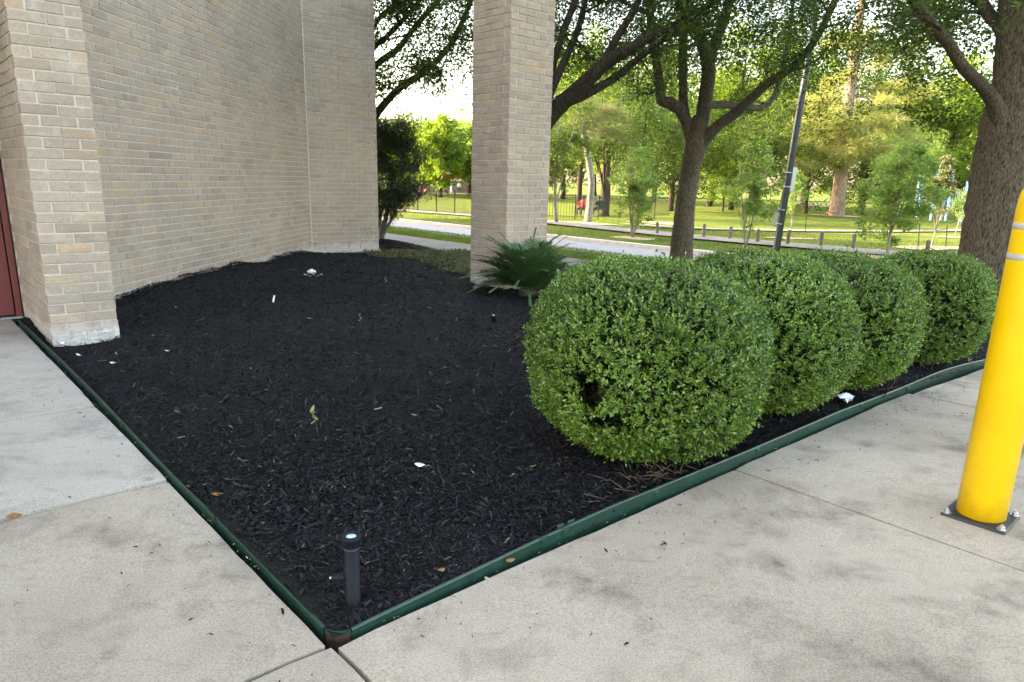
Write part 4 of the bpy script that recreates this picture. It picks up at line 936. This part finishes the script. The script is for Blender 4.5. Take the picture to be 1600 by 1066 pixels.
# pines
def pine(label, px, Y, trunk, tr, tufts, mat, bark, L=.30, wl=.055, per=260, rad=(.45, .9), branch=True):
    base = stand(px, Y); root = thing('pine_tree', label, 'tree', tuple(base), 0, 'pines in the park')
    tb = MB(); pts = np.array([base - [0, 0, .2]] + [at(x, y, Y) for x, y in trunk]); P = limb_tubes(tb, pts, tr, base, 14, 5, .03)
    cs = [at(x, y, Y + dy) for x, y, dy in tufts]
    for c in cs:
        k = int(np.argmin(np.abs(P[:, 2] - (c[2] - .1*Y/55)))); m = (P[k] + c)/2 + [0, 0, -.15]
        tb.tube(smooth_path([P[k] - base, m - base, c - base], 4), np.linspace(tr[-1]*.5, tr[-1]*.12, 9), 6)
    tb.build('trunk', M[bark], root, smooth=True)
    cc = []
    for c in cs:
        for _ in range(5): cc.append(c + rng.normal(0, .6, 3)*[1.2, 1, .45]*rad[1])
    crown_obj(root, [clump_leaves(cc, rng.uniform(rad[0], rad[1], len(cc)), per, L, None, wl, .55, 0, up=.2)], M[mat], 'd', base)
pine('big sunlit pine with thick pinkish trunk and yellow-green needles', 1308, 55, [(1306, 336), (1312, 290), (1318, 230), (1326, 160), (1334, 100), (1342, 40), (1350, -30)], [.8, .6, .5, .44, .40, .36, .3, .22],
     [(1285, 215, 1), (1265, 232, -1), (1350, 200, -1), (1375, 188, 1), (1395, 195, 0), (1360, 230, -2), (1330, 245, -2), (1290, 250, -1), (1400, 80, 0), (1385, 70, 1), (1370, 150, 0), (1300, 130, 1), (1275, 160, 0), (1420, 140, 1), (1345, 60, 0), (1300, 60, 0), (1255, 200, 0), (1380, 245, -1), (1310, 190, -2), (1400, 225, 0)], 'pine', 'bark_pine', L=.5, wl=.10, per=230, rad=(.6, 1.15))
pine('slender grey pine with a bent trunk left of the fluffy shrub', 917, 35.4, [(917, 352), (922, 320), (924, 280), (918, 240), (912, 205), (915, 185)], [.26, .2, .18, .16, .15, .13, .08],
     [(905, 190, 0), (925, 178, .3), (945, 185, -.2), (960, 200, .2), (935, 205, 0), (970, 215, 0), (950, 170, .4), (895, 200, .2), (920, 160, 0), (965, 180, .2)], 'pinegrey', 'bark_pale', L=.24, wl=.05, per=190, rad=(.3, .5))
# saplings close behind the road
def sapling(label, px, py, h, cw, cz0, n_cl, per, L, stems=1, mat='sapling', name='young_tree', tr=.035, clr=.22, shape_pow=.6, lean=0.0):
    base = onground(px, py); root = thing(name, label, 'tree', tuple(base), 0, 'young trees beyond the road')
    tb = MB()
    for s in range(stems):
        top = base + [lean*h + (rng.normal(0, .22*cw) if stems > 1 else rng.normal(0, .05)), (rng.normal(0, .2*cw) if stems > 1 else 0), h*rng.uniform(.8, .95)]
        P = limb_tubes(tb, np.array([base - [0, 0, .1], base*.6 + top*.4 + rng.normal(0, .04, 3), top]), [tr, tr*.7, tr*.25], base, 7, 5, .04)
    cc = []; c0 = base + [lean*h*.6, 0, (cz0+h)/2]; hr = (h-cz0)/2
    while len(cc) < n_cl:
        d = rdir(1)[0]*rng.random()**shape_pow; k = 1 - .35*max(0, d[2]); cc.append(c0 + d*[cw/2*k, cw/2*k, hr])
    for c in cc[:22]:
        i = rng.integers(len(P)//4, len(P)-1); tb.tube(smooth_path([P[i]-base, (P[i]+c)/2-base+[0, 0, -.03], c-base], 3), np.linspace(tr*.35, tr*.08, 7), 5)
    tb.build('trunk', M['bark_pale'], root, smooth=True)
    crown_obj(root, [clump_leaves(cc, rng.uniform(.6, 1.3, n_cl)*clr, int(per*1.3), L*1.15, None, .55, .7)], M[mat], 'd', base); return root
sapling('fluffy multi-stemmed pale green young tree left of the middle trunk', 988, 371, 3.4, 1.9, .25, 85, 70, .075, 6)
sapling('thin young tree left of the leaning pole', 1165, 386, 3.5, 2.2, .35, 70, 60, .085, 2)
sapling('leafy young tree with a rounded crown right of the leaning pole', 1386, 402, 3.6, 2.55, .35, 120, 75, .085, 1, 'sapling', tr=.05, clr=.24)
sapling('thin staked sapling beside the leaning pole', 1234, 372, 3.0, 1.0, .9, 26, 50, .08, 1, tr=.025)
sapling('thin staked sapling with grey-green needles between two stakes', 1454, 388, 3.3, .9, 1.1, 30, 90, .10, 1, 'pinegrey', tr=.03, lean=.03)
sapling('small thin sapling near the right tree trunk', 1491, 370, 2.4, .9, .7, 22, 45, .08, 1, tr=.022)
for k, (x, y, rx) in enumerate(((988, 372, .9), (1386, 404, 1.2), (1234, 374, .9), (1454, 391, 1.3), (1491, 372, .9), (1308, 339, 2.2), (917, 352, 1.2), (1030, 350, 1.6))):
    g = onground(x, y); patch('bare_soil', g, rx, rx*.7, M['sand'], .01, k)

# ================================================================== PARK THINGS
# timber posts along the footpath
for k, (x, y, hgt, lb) in enumerate(((1027, 367, .50, 'short timber post left of the middle trunk, farthest of the row'), (1099, 372, .54, 'short timber post just right of the middle trunk'), (1140, 375, .50, 'short timber post left of the thin young tree'),
        (1183, 380, .50, 'short timber post right of the thin young tree'), (1230, 384, .54, 'short timber post just right of the leaning pole'), (1282, 388, .56, 'second timber post right of the leaning pole'), (1332, 392, .56, 'timber post just left of the leafy young tree'), (1447, 402, .52, 'timber post right of the leafy young tree'))):
    g = onground(x, y); t_ = thing('timber_post', lb, 'post', tuple(g), 0, 'timber posts along the footpath'); t_.rotation_euler = (rng.normal(0, .03), rng.normal(.03, .03), rng.uniform(0, 3))
    pm = MB(); pm.lathe([(.068, -.1), (.066, .1), (.064, hgt-.04), (.058, hgt-.012)], 14); pm.build('shaft', M['wood'], t_, smooth=True)
    MB().lathe([(.0575, hgt-.0125), (.04, hgt+.004), (.0001, hgt+.007)], 14).build('end_grain', M['wood'], t_)
# leaning pole with two sign plates seen from behind
g = stand(1212, 23.2); sp = thing('sign_pole', 'leaning dark steel pole with two grey plates seen edge-on', 'pole', tuple(g))
p1 = at(1212, 396, 23.2); p2 = at(1262, 98, 23.2); d = nrm(p2 - p1); 
MB().tube([g - g - d*.3, p1 - g, p2 - g, p2 + d*1.5 - g], [.115, .112, .10, .09], 16).build('pole', M['steel'], sp, smooth=True)
for (x, y, wd, hh, an) in ((1238, 280, .32, .75, R_(35)), (1214, 338, .30, .66, R_(35))):
    c = at(x, y, 23.42) - g; m = MB(); m.rbox(-wd/2, wd/2, -.006, .006, -hh/2, hh/2, .004); o = m.build('sign_plate', M['alum'], sp, tuple(c)); o.rotation_euler = (0, R_(8), an)
for (x, y) in ((1232, 270), (1229, 292), (1222, 328), (1218, 350)):
    c = at(x, y, 23.2) - g; MB().tube([c - d*.02, c + d*.02], .118, 16).build('band', M['alum'], sp, smooth=True)
# stakes with rope round one sapling, one more stake
for k, (x, y0, y1, lb) in enumerate(((1435, 386, 350, 'thin green stake left of the staked sapling'), (1478, 390, 352, 'thin green stake right of the staked sapling'), (1258, 366, 337, 'thin green stake right of the leaning pole'))):
    g = onground(x, y0); t2 = at(x + 2, y1, g[1]); m = MB(); m.tube([g - g - [0, 0, .1], t2 - g], .018, 6); tag(m.build('stake', M['iron'], None, tuple(g)), lb, 'stake', 'stakes round the saplings')
ra, rb_, rc = at(1437, 356, onground(1435, 386)[1]), at(1455, 359, onground(1454, 388)[1]), at(1478, 358, onground(1478, 390)[1])
rp = MB(); rp.tube(smooth_path([ra, (ra+rb_)/2 - [0, 0, .05], rb_, (rb_+rc)/2 - [0, 0, .04], rc], 5), .012, 5); tag(rp.build('rope', M['iron']), 'dark tie strap slung between the two stakes', 'strap')
# iron fence
def fence(label, pts, h=1.15, seg=2.4):
    root = thing('iron_fence', label, 'fence', (0, 0, 0), 0, 'black iron fence across the park'); pk = MB()
    for p0, p1 in zip(pts[:-1], pts[1:]):
        p0, p1 = np.array(p0), np.array(p1); Ln = np.linalg.norm(p1[:2]-p0[:2]); n = max(1, round(Ln/seg))
        zg = lambda p: float(lawn_z(*AB(p)))
        for i in range(n):
            q0, q1 = p0 + (p1-p0)*i/n, p0 + (p1-p0)*(i+1)/n; z0, z1 = zg(q0), zg(q1)
            pm = MB(); pm.box(-.026, .026, -.026, .026, -.1, h+.08); pm.box(-.034, .034, -.034, .034, h+.08, h+.10); pm.build('post', M['iron'], root, (q0[0], q0[1], z0))
            for zz in (.15, h-.02):
                m = MB(); m.tube([(q0[0], q0[1], z0+zz), (q1[0], q1[1], z1+zz)], .013, 4); m.build('rail', M['iron'], root)
            k = int(seg/.13)
            for j in range(1, k):
                q = q0 + (q1-q0)*j/k; z = z0 + (z1-z0)*j/k; pk.box(q[0]-.009, q[0]+.009, q[1]-.009, q[1]+.009, z+.05, z+h+.03)
    tag(pk.build('pickets', M['iron'], root), kind='stuff')
fence('black iron picket fence on the lawn left of the brick column', [stand(600, 47)[:2], stand(682, 42.3)[:2], stand(742, 38.6)[:2]])
fence('black iron picket fence behind the seated people', [stand(742, 38.6)[:2], stand(900, 38)[:2], stand(970, 42)[:2], stand(1050, 47)[:2]])

# people
def person_mesh(name, pose, h, mat, parent=None):
    k = h/1.75
    if pose == 'stand': J = dict(pel=(0,0,.95), che=(0,0,1.3), nec=(0,0,1.47), hea=(0,.02,1.62), top=(0,.02,1.72), sl=(.19,0,1.40), el=(.25,.02,1.12), hl=(.24,.1,.88), sr=(-.19,0,1.40), er=(-.25,.02,1.12), hr=(-.24,.1,.88), tl=(.10,0,.88), kl=(.12,.02,.48), al=(.12,-.02,.08), fl=(.13,.14,.04), tr=(-.10,0,.88), kr=(-.12,.02,.48), ar=(-.12,-.02,.08), fr=(-.13,.14,.04))
    elif pose == 'walk': J = dict(pel=(0,0,.95), che=(0,.03,1.3), nec=(0,.05,1.47), hea=(0,.08,1.62), top=(0,.08,1.72), sl=(.19,.03,1.40), el=(.27,.18,1.18), hl=(.22,.36,1.2), sr=(-.19,.03,1.40), er=(-.27,-.12,1.15), hr=(-.26,-.1,.92), tl=(.10,0,.88), kl=(.11,.16,.52), al=(.11,.12,.10), fl=(.12,.28,.06), tr=(-.10,0,.88), kr=(-.11,-.06,.48), ar=(-.11,-.26,.12), fr=(-.11,-.14,.05))
    elif pose == 'bend': J = dict(pel=(0,-.1,.72), che=(0,.22,.92), nec=(0,.36,.98), hea=(0,.48,1.02), top=(0,.56,1.04), sl=(.18,.28,.95), el=(.2,.4,.68), hl=(.17,.5,.45), sr=(-.18,.28,.95), er=(-.2,.4,.68), hr=(-.17,.5,.45), tl=(.10,-.1,.66), kl=(.13,.12,.42), al=(.12,-.02,.08), fl=(.13,.14,.04), tr=(-.10,-.1,.66), kr=(-.13,.12,.42), ar=(-.12,-.02,.08), fr=(-.13,.14,.04))
    else: J = dict(pel=(0,0,.46), che=(0,-.08,.82), nec=(0,-.1,1.0), hea=(0,-.08,1.15), top=(0,-.08,1.25), sl=(.19,-.1,.93), el=(.27,.05,.68), hl=(.2,.28,.62), sr=(-.19,-.1,.93), er=(-.27,.05,.68), hr=(-.2,.28,.62), tl=(.11,.08,.46), kl=(.14,.46,.48), al=(.13,.46,.08), fl=(.13,.62,.04), tr=(-.11,.08,.46), kr=(-.14,.46,.48), ar=(-.13,.46,.08), fr=(-.13,.62,.04))
    ed = [('pel','che'),('che','nec'),('nec','hea'),('hea','top'),('che','sl'),('sl','el'),('el','hl'),('che','sr'),('sr','er'),('er','hr'),('pel','tl'),('tl','kl'),('kl','al'),('al','fl'),('pel','tr'),('tr','kr'),('kr','ar'),('ar','fr')]
    rd = dict(pel=.14, che=.15, nec=.06, hea=.10, top=.07, sl=.07, el=.05, hl=.04, sr=.07, er=.05, hr=.04, tl=.095, kl=.065, al=.045, fl=.04, tr=.095, kr=.065, ar=.045, fr=.04)
    names = list(J); me = bpy.data.meshes.new(name); me.from_pydata([tuple(np.array(J[n])*k) for n in names], [(names.index(a), names.index(b)) for a, b in ed], [])
    o = link(name, me, parent); me.materials.append(mat); sk = o.modifiers.new('skin', 'SKIN')
    for i, n in enumerate(names): me.skin_vertices[0].data[i].radius = (rd[n]*k, rd[n]*k)
    me.skin_vertices[0].data[0].use_root = True
    s = o.modifiers.new('sub', 'SUBSURF'); s.levels = 2; s.render_levels = 2
    hd = np.array(J['hea'])*k; return o, hd, k
def outfit(name, stops):
    m, nt, p = new_mat(name); tc = node(nt, 'ShaderNodeTexCoord'); sx = node(nt, 'ShaderNodeSeparateXYZ'); nt.links.new(tc.outputs['Object'], sx.inputs[0])
    r = ramp(nt, stops, 'CONSTANT'); mr = node(nt, 'ShaderNodeMath', operation='DIVIDE'); mr.inputs[1].default_value = 2.0
    nt.links.new(sx.outputs['Z'], mr.inputs[0]); nt.links.new(mr.outputs[0], r.inputs[0]); nt.links.new(r.outputs[0], p.inputs['Base Color']); p.inputs['Roughness'].default_value = .85; return m
SKIN = (.30, .17, .11)
M['hair'] = simple('dark_hair', (.02, .015, .012), .7, .2, 40, bmp=.2)
def person(px, Y, h, pose, rz, shirt, pants, label, skin=SKIN, shorts=False, hair='hair', sitz=0.0):
    g = stand(px, Y); k = h/1.75; root = thing('person', label, 'person', tuple(g + [0, 0, sitz]), rz, 'people in the park')
    zs = dict(stand=(.05, .45 if shorts else .08, .92, 1.47), walk=(.05, .45 if shorts else .1, .92, 1.47), bend=(.05, .35 if shorts else .08, .68, 1.05), sit=(.05, .3 if shorts else .06, .55, 1.0))[pose]
    st = [(0, (.3, .3, .3)), (zs[0]*k/2, skin), (zs[1]*k/2, pants), (zs[2]*k/2, shirt), (zs[3]*k/2, skin)]
    o, hd, k = person_mesh('body', pose, h, outfit('clothing', st), root)
    hb = MB(); hb.lathe([(.102*k, -.02*k), (.108*k, .04*k), (.09*k, .09*k), (.05*k, .118*k), (.0001, .125*k)], 14); hb.build('hair', M[hair], root, tuple(hd + [0, -.022*k, .01]), smooth=True)
    return root
person(710, 84, 1.42, 'stand', R_(170), (.03, .36, .42), (.55, .05, .03), 'child in teal shirt and red shorts standing on the far lawn', shorts=True)
person(677, 84, 1.45, 'walk', R_(-70), (.40, .58, .68), (.07, .12, .07), 'person in pale blue shirt and dark green trousers on the far lawn')
person(699, 84, 1.2, 'bend', R_(60), (.05, .05, .06), (.06, .06, .07), 'child in dark clothes bending down on the far lawn')
person(705, 104, 1.6, 'walk', R_(80), (.75, .75, .75), (.7, .7, .7), 'person in white clothes running far behind the fence')
person(717.5, 104, 1.65, 'stand', R_(180), (.75, .75, .72), (.04, .04, .05), 'person in white shirt and dark trousers far behind the fence')
def camp_chair(px, Y, rz, mat, label):
    g = stand(px, Y); root = thing('camp_chair', label, 'chair', tuple(g), rz, 'camp chairs on the lawn')
    s = MB(); s.add([(-.28, -.22, .42), (.28, -.22, .42), (.28, .28, .46), (-.28, .28, .46), (-.28, -.22, .40), (.28, -.22, .40), (.28, .28, .44), (-.28, .28, .44)], [[0,1,2,3],[4,7,6,5],[0,4,5,1],[1,5,6,2],[2,6,7,3],[3,7,4,0]]); s.build('seat', mat, root)
    s = MB(); s.add([(-.28, -.24, .44), (.28, -.24, .44), (.28, -.40, .95), (-.28, -.40, .95), (-.28, -.26, .44), (.28, -.26, .44), (.28, -.42, .95), (-.28, -.42, .95)], [[0,1,2,3],[4,7,6,5],[0,4,5,1],[1,5,6,2],[2,6,7,3],[3,7,4,0]]); s.build('backrest', mat, root)
    for x in (-.29, .29):
        for y in (-.28, .3): MB().tube([(x, y, 0), (x, y*.9, .62)], .013, 6).build('leg', M['iron'], root)
        MB().tube([(x, -.3, .62), (x, .3, .62)], .02, 6).build('armrest', mat, root)
M['chairred'] = simple('red_canvas', (.42, .03, .03), .8, .1, 10, bmp=0); M['chairgreen'] = simple('dark_green_canvas', (.015, .05, .04), .8, .1, 10, bmp=0)
camp_chair(911, 44, R_(150), M['chairred'], 'red folding camp chair left of the bent pine trunk'); person(911, 44, 1.65, 'sit', R_(150), (.35, .03, .03), (.05, .05, .07), 'person in red seated on the red camp chair', (.12, .07, .05))
camp_chair(935, 44, R_(40), M['chairgreen'], 'dark green folding camp chair right of the bent pine trunk'); person(935, 44, 1.65, 'sit', R_(40), (.02, .025, .03), (.05, .05, .07), 'person in black seated on the dark green camp chair', (.12, .07, .05))
camp_chair(659, 74, R_(120), M['chairred'], 'dull red folding chair on the far lawn beside the dark shrub'); person(656, 74, 1.5, 'sit', R_(120), (.45, .1, .1), (.4, .35, .3), 'person seated on the far lawn beside the dark shrub')
# playground
g = stand(1485, 54); pg = thing('playground_structure', 'blue playground climbing structure behind the saplings', 'playground', tuple(g), R_(-18))
for x, y, z in ((-1.9, 0, 3.2), (-1.0, 0, 3.4), (0, .0, 3.6), (1.0, 0, 2.8), (1.9, 0, 3.3), (-1.9, 1.4, 3.2), (0, 1.4, 3.6), (1.9, 1.4, 3.3)):
    pm = MB(); pm.lathe([(.09, -.1), (.09, z), (.07, z+.05), (.0001, z+.07)], 12); pm.build('post', M['paleblue'], pg, (x, y, 0), smooth=True)
MB().rbox(-1.85, -.05, .05, 1.4, 1.3, 1.42, .02).build('deck', M['blue'], pg); MB().rbox(.05, 1.85, .05, 1.4, 1.0, 1.12, .02).build('deck', M['blue'], pg)
for x0, x1, z0 in ((-1.8, -1.1, 1.45), (-.9, -.1, 1.45), (.1, .9, 1.15)):
    m = MB()
    for i in range(7): x = x0 + (x1-x0)*i/6; m.tube([(x, 0, z0), (x, 0, z0+.9)], .02, 6)
    m.tube([(x0, 0, z0), (x1, 0, z0)], .03, 6); m.tube([(x0, 0, z0+.9), (x1, 0, z0+.9)], .03, 6); m.build('guard_rail', M['paleblue'], pg)
MB().tube(smooth_path([(-.95, .1, 2.9), (-.9, .1, 3.9), (-.6, .1, 4.3), (-.3, .1, 3.9), (-.25, .1, 2.9)], 5), .05, 8).build('hoop', M['white'], pg, smooth=True)
MB().rbox(-.9, -.2, -.03, .03, 2.5, 3.3, .03).build('panel', M['blue'], pg)
sl = MB(); sl.add([(1.1, -.05, 1.1), (1.8, -.05, 1.1), (1.8, -2.2, .25), (1.1, -2.2, .25), (1.1, -.05, 1.35), (1.8, -.05, 1.35), (1.8, -2.2, .5), (1.1, -2.2, .5)], [[0,1,2,3],[0,3,7,4],[1,5,6,2]]); sl.build('slide', M['paleblue'], pg)
# picnic tables
for k, (x, lb) in enumerate(((1262, 'left one of two far picnic tables between pole and pine'), (1283, 'right one of two far picnic tables between pole and pine'))):
    g = stand(x, 70); pt = thing('picnic_table', lb, 'table', tuple(g), R_(20 + 15*k), 'far picnic tables')
    MB().rbox(-.95, .95, -.38, .38, .72, .78, .01).build('table_top', M['alum'], pt)
    for s in (-1, 1):
        MB().rbox(-.95, .95, s*.72-.14, s*.72+.14, .42, .47, .01).build('bench', M['alum'], pt)
        m = MB(); m.tube([(s*.7, -.7, 0), (s*.7, -.2, .72)], .04, 6); m.tube([(s*.7, .7, 0), (s*.7, .2, .72)], .04, 6); m.tube([(s*.7, -.72, .42), (s*.7, .72, .42)], .035, 6); m.build('leg_frame', M['iron'], pt)
# red and white building far away, grey board fence
g = stand(716, 112); rb2 = thing('far_building', 'far red building with white trim behind the trees', 'building', tuple(g), R_(8))
MB().box(-2.2, 2.2, 0, 6, -.5, 4.8).build('wall', M['red'], rb2); MB().box(-1.7, .3, -.06, -.004, 2.6, 4.6).build('window', M['white'], rb2); MB().rbox(-2.35, 2.35, -.15, -.01, 1.7, 2.05, .02).build('trim', M['white'], rb2); MB().rbox(1.85, 2.3, -.12, -.012, 2.06, 5.0, .02).build('trim', M['white'], rb2)
m = MB(); m.add([(-2.6, -.4, 4.8), (2.6, -.4, 4.8), (2.6, 6.4, 4.8), (-2.6, 6.4, 4.8), (-2.6, 3, 6.4), (2.6, 3, 6.4)], [[0,1,5,4],[2,3,4,5],[0,3,2,1]], [[0,4,3],[1,2,5]]); m.build('roof', M['white'], rb2)
gf = thing('board_fence', 'far grey board fence under the yellow-green trees', 'fence', tuple(stand(672, 108)), R_(-4))
for k in range(34): MB().box(k*.32-3.5, k*.32-3.5+.30, -.02, .02, -.1, 1.55 + .05*math.sin(k*5)).build('board', M['wood'], gf)

# ================================================================== SMALL THINGS
def leaf_obj(name, p, size, mat, rz, tiltx, tilty, label, cat, group=None, wr=.42, curl=.25):
    n = 6; V = []; 
    for i in range(n+1):
        t = i/n; wd = wr*size*math.sin(math.pi*min(.999, max(.03, t))**.85)/1.0*.5; zc = curl*size*(t-.5)**2*1.6
        V += [[(t-.5)*size, -wd, zc + curl*size*.22], [(t-.5)*size, 0, zc], [(t-.5)*size, wd, zc + curl*size*.18]]
    q = []
    for i in range(n): q += [[i*3, i*3+1, i*3+4, i*3+3], [i*3+1, i*3+2, i*3+5, i*3+4]]
    o = link(name, mesh_np(name, np.array(V), [np.array(q)], mat, smooth=True), None, tuple(p), rz); o.rotation_euler = (tiltx, tilty, rz)
    s = o.modifiers.new('thick', 'SOLIDIFY'); s.thickness = .0008
    return tag(o, label, cat, group)
def bed_at(px, py, lift=.008):
    p = onground(px, py); a, b = AB(p); z = float(bed_z(np.array(a), np.array(b)))
    for _ in range(8):
        r = ray(px, py); p = r*((z - H)/r[2]); a, b = AB(p); z = float(bed_z(np.array(a), np.array(b)))
    return np.array([p[0], p[1], z + lift])
def flat_at(px, py, z=.004):
    r = ray(px, py); p = r*((z - H)/r[2]); return np.array([p[0], p[1], z])
G = 'fallen leaves'
leaf_obj('dead_leaf', flat_at(22, 806, .018), .06, M['dryleaf'], .9, R_(70), .2, 'brown dead leaf standing at the slab joint by the left edge', 'leaf', G)
leaf_obj('dead_leaf', bed_at(340, 777, .012), .05, M['dryleaf'], .5, .3, .2, 'orange dead leaf on the mulch beside the left edging', 'leaf', G)
leaf_obj('dead_leaf', bed_at(690, 896, .012), .042, M['dryleaf'], 1.0, .3, .2, 'orange dead leaf on the mulch near the black light', 'leaf', G)
leaf_obj('dead_leaf', bed_at(484, 500, .012), .06, M['dryleaf'], .3, .3, .1, 'orange dead leaf far back on the mulch', 'leaf', G)
leaf_obj('dead_leaf', bed_at(434, 661, .012), .045, M['dryleaf'], 1.2, .2, .3, 'brown dead leaf left of the seedling', 'leaf', G)
leaf_obj('dead_leaf', flat_at(338, 810, .012), .045, M['dryleaf'], 2.3, .4, .2, 'brown dead leaf against the outside of the left edging', 'leaf', G)
leaf_obj('dead_leaf', flat_at(294, 761, .012), .045, M['dryleaf'], 2.0, .5, .2, 'brown dead leaf tucked under the left edging, farther back', 'leaf', G)
leaf_obj('dead_leaf', flat_at(797, 876, .012), .045, M['dryleaf'], .6, .4, .1, 'brown dead leaf against the outside of the front edging', 'leaf', G)
leaf_obj('dead_leaf', bed_at(600, 740, .01), .03, M['dryleaf'], 1.6, .2, .2, 'small pinkish dead leaf in the middle of the mulch', 'leaf', G)
leaf_obj('white_scrap', bed_at(656, 731, .012), .05, M['paper'], .1, .2, .1, 'white paper scrap lying in the middle of the mulch', 'scrap', 'white scraps', wr=.7)
leaf_obj('white_scrap', bed_at(177, 570, .012), .045, M['paper'], .4, .2, .1, 'white scrap on the mulch in front of the brick pillar', 'scrap', 'white scraps', wr=.7)
leaf_obj('white_scrap', bed_at(262, 551, .012), .045, M['paper'], 1.1, .2, .1, 'white scrap on the mulch right of the brick pillar', 'scrap', 'white scraps', wr=.7)
leaf_obj('white_scrap', bed_at(124, 558, .012), .07, M['paper'], -.5, .1, .1, 'long white scrap beside the edging under the pillar', 'scrap', 'white scraps', wr=.3)
leaf_obj('white_scrap', flat_at(97, 536, .012), .05, M['paper'], 1.0, .6, .1, 'white scrap on the outer side of the edging under the pillar', 'scrap', 'white scraps', wr=.6)
leaf_obj('green_leaf', bed_at(648, 652, .012), .045, M['freshleaf'], .1, .1, .1, 'pale green leaf lying in the middle of the mulch', 'leaf')
leaf_obj('green_leaf', bed_at(832, 733, .012), .04, M['freshleaf'], .7, .1, .1, 'pale green leaf lying left of the nearest shrub', 'leaf')
leaf_obj('dead_leaf', at(1257, 409, 5.1), .07, M['paper'], .4, .5, .1, 'pale leaf caught on top of the second shrub', 'leaf', G, wr=.5)
# white stick
s0 = bed_at(427, 474, .01); m = MB(); m.tube([(0, 0, 0), (.0, .015, .03), (.003, .04, .065)], [.010, .011, .009], 8); tag(m.build('white_stick', M['paper'], None, tuple(s0)), 'short white stick poking out of the mulch far back', 'stick')
# white cleanout cap
s0 = bed_at(487, 428, -.01); wc = thing('cleanout_cap', 'round white pipe cap standing in the mulch far back', 'pipe cap', tuple(s0))
MB().lathe([(.045, -.05), (.045, .02), (.058, .022), (.06, .05), (.05, .058), (.0001, .06)], 20).build('cap', M['white'], wc, smooth=True)
m = MB(); m.rbox(-.02, .02, -.02, .02, .06, .075, .004); m.build('knob', M['white'], wc)
for k in range(5):
    leaf_obj('white_scrap', bed_at(478 + k*6, 431 + (k % 2)*2, .012), .06, M['paper'], k*1.1, .2, .2, ('leftmost', 'second from left', 'middle', 'second from right', 'rightmost')[k] + ' white broken scrap round the white pipe cap', 'scrap', 'scraps round the pipe cap', wr=.6)
# little black sprinkler
s0 = bed_at(771, 503, -.01); sk = thing('sprinkler_head', 'small black sprinkler head in the mulch left of the shrubs', 'sprinkler', tuple(s0))
MB().lathe([(.022, -.03), (.024, .05), (.032, .052), (.032, .07), (.0001, .072)], 18).build('body', M['black'], sk, smooth=True); MB().lathe([(.012, .072), (.010, .082), (.0001, .083)], 14).build('nozzle', M['alum'], sk)
# seedlings
def seedling(px, py, h, label, n=3, s=.05):
    p = bed_at(px, py, -.005); root = thing('seedling', label, 'plant', tuple(p)); d = np.array([-.12, -.1, 1.0])*h
    MB().tube([(0, 0, 0), tuple(d*.5 + [.004, 0, 0]), tuple(d)], [.0022, .0018, .0012], 6).build('stem', M['twig'], root)
    for k in range(n):
        q = d*(.55 + .45*k/max(1, n-1)); o = leaf_obj('leaf', q, s*rng.uniform(.8, 1.1), M['freshleaf'], k*2.4 + .3, .1, -.7, None, None, wr=.45); o.parent = root
seedling(497, 680, .15, 'tiny green seedling sprouting in the middle of the mulch', 4, .05)
seedling(565, 508, .10, 'tiny green seedling far back in the mulch', 3, .045)
seedling(604, 447, .10, 'tiny seedling farthest back in the mulch', 3, .05)
# white plastic film under the third shrub
pf = MB(); gA = np.linspace(0, 1, 14); gB = np.linspace(0, 1, 9); base = W(3.72, .13, .035); V = []
for u in gA:
    for v in gB: V.append([(u-.5)*.22*(1-.4*v), (v-.5)*.12, .012 + .014*math.sin(u*9+v*3) + .012*math.sin(v*11+u*5) + .04*v*(1-u)])
pf.add(V, [[i*9+j, (i+1)*9+j, (i+1)*9+j+1, i*9+j+1] for i in range(13) for j in range(8)])
tag(pf.build('plastic_film', M['plasticbag'], None, tuple(base), RZ1 + .2, True), 'crumpled white plastic film caught under the third shrub', 'litter')
# litter and dark bits on the slabs, husks along the edging
n = 260; A = np.concatenate([rng.uniform(-1.6, -.05, 120), rng.uniform(.1, 4.5, 140)]); B = np.concatenate([rng.uniform(-1, 3.5, 120), rng.uniform(-1.6, -.04, 140)])
B[120:] = -.03 - rng.exponential(.25, 140)
A[:60] = -.03 - rng.exponential(.15, 60)
chips_at('stray_chips', A, B, lambda A, B: A*0 + .001, .3, 'stray black bark bits scattered on the concrete', None, .004, .05)
n = 200; A = np.concatenate([-.016 - rng.exponential(.006, 60), rng.uniform(.1, 6.2, 60)]); B = np.concatenate([rng.uniform(.1, 5.8, 60), -.016 - rng.exponential(.006, 60)])
M['husk'] = leaf_mat('husks', [(.08, .05, .025), (.17, .11, .06), (.28, .21, .14), (.38, .33, .25)], .8, .0)
chips_at('husks', A, B, lambda A, B: A*0 - .002, .2, 'tan leaf husks gathered along the edging', M['husk'], .004, .2)
n = 160; A = rng.normal(4.3, .5, n); B = -.12 - rng.exponential(.22, n)
chips_at('acorn_husks', A, B, lambda A, B: A*0 + .001, .35, 'pale and dark husks scattered on the concrete beside the third shrub', M['husk'], .004, .1)
# dry twigs under the nearest shrub
n = 60; tw = MB()
for _ in range(n):
    p = W(rng.normal(1.75, .16), rng.uniform(.03, .22), 0); p[2] = .03 + abs(rng.normal(0, .03)); d_ = nrm(rdir(1)[0]*[1, 1, .35])*rng.uniform(.04, .12); tw.tube([p, p + d_*.5 + rng.normal(0, .008, 3), p + d_], [.0025, .002, .0012], 5)
tag(tw.build('dry_twigs', M['twig']), 'tangle of dry twigs under the nearest shrub', None, None, 'stuff')
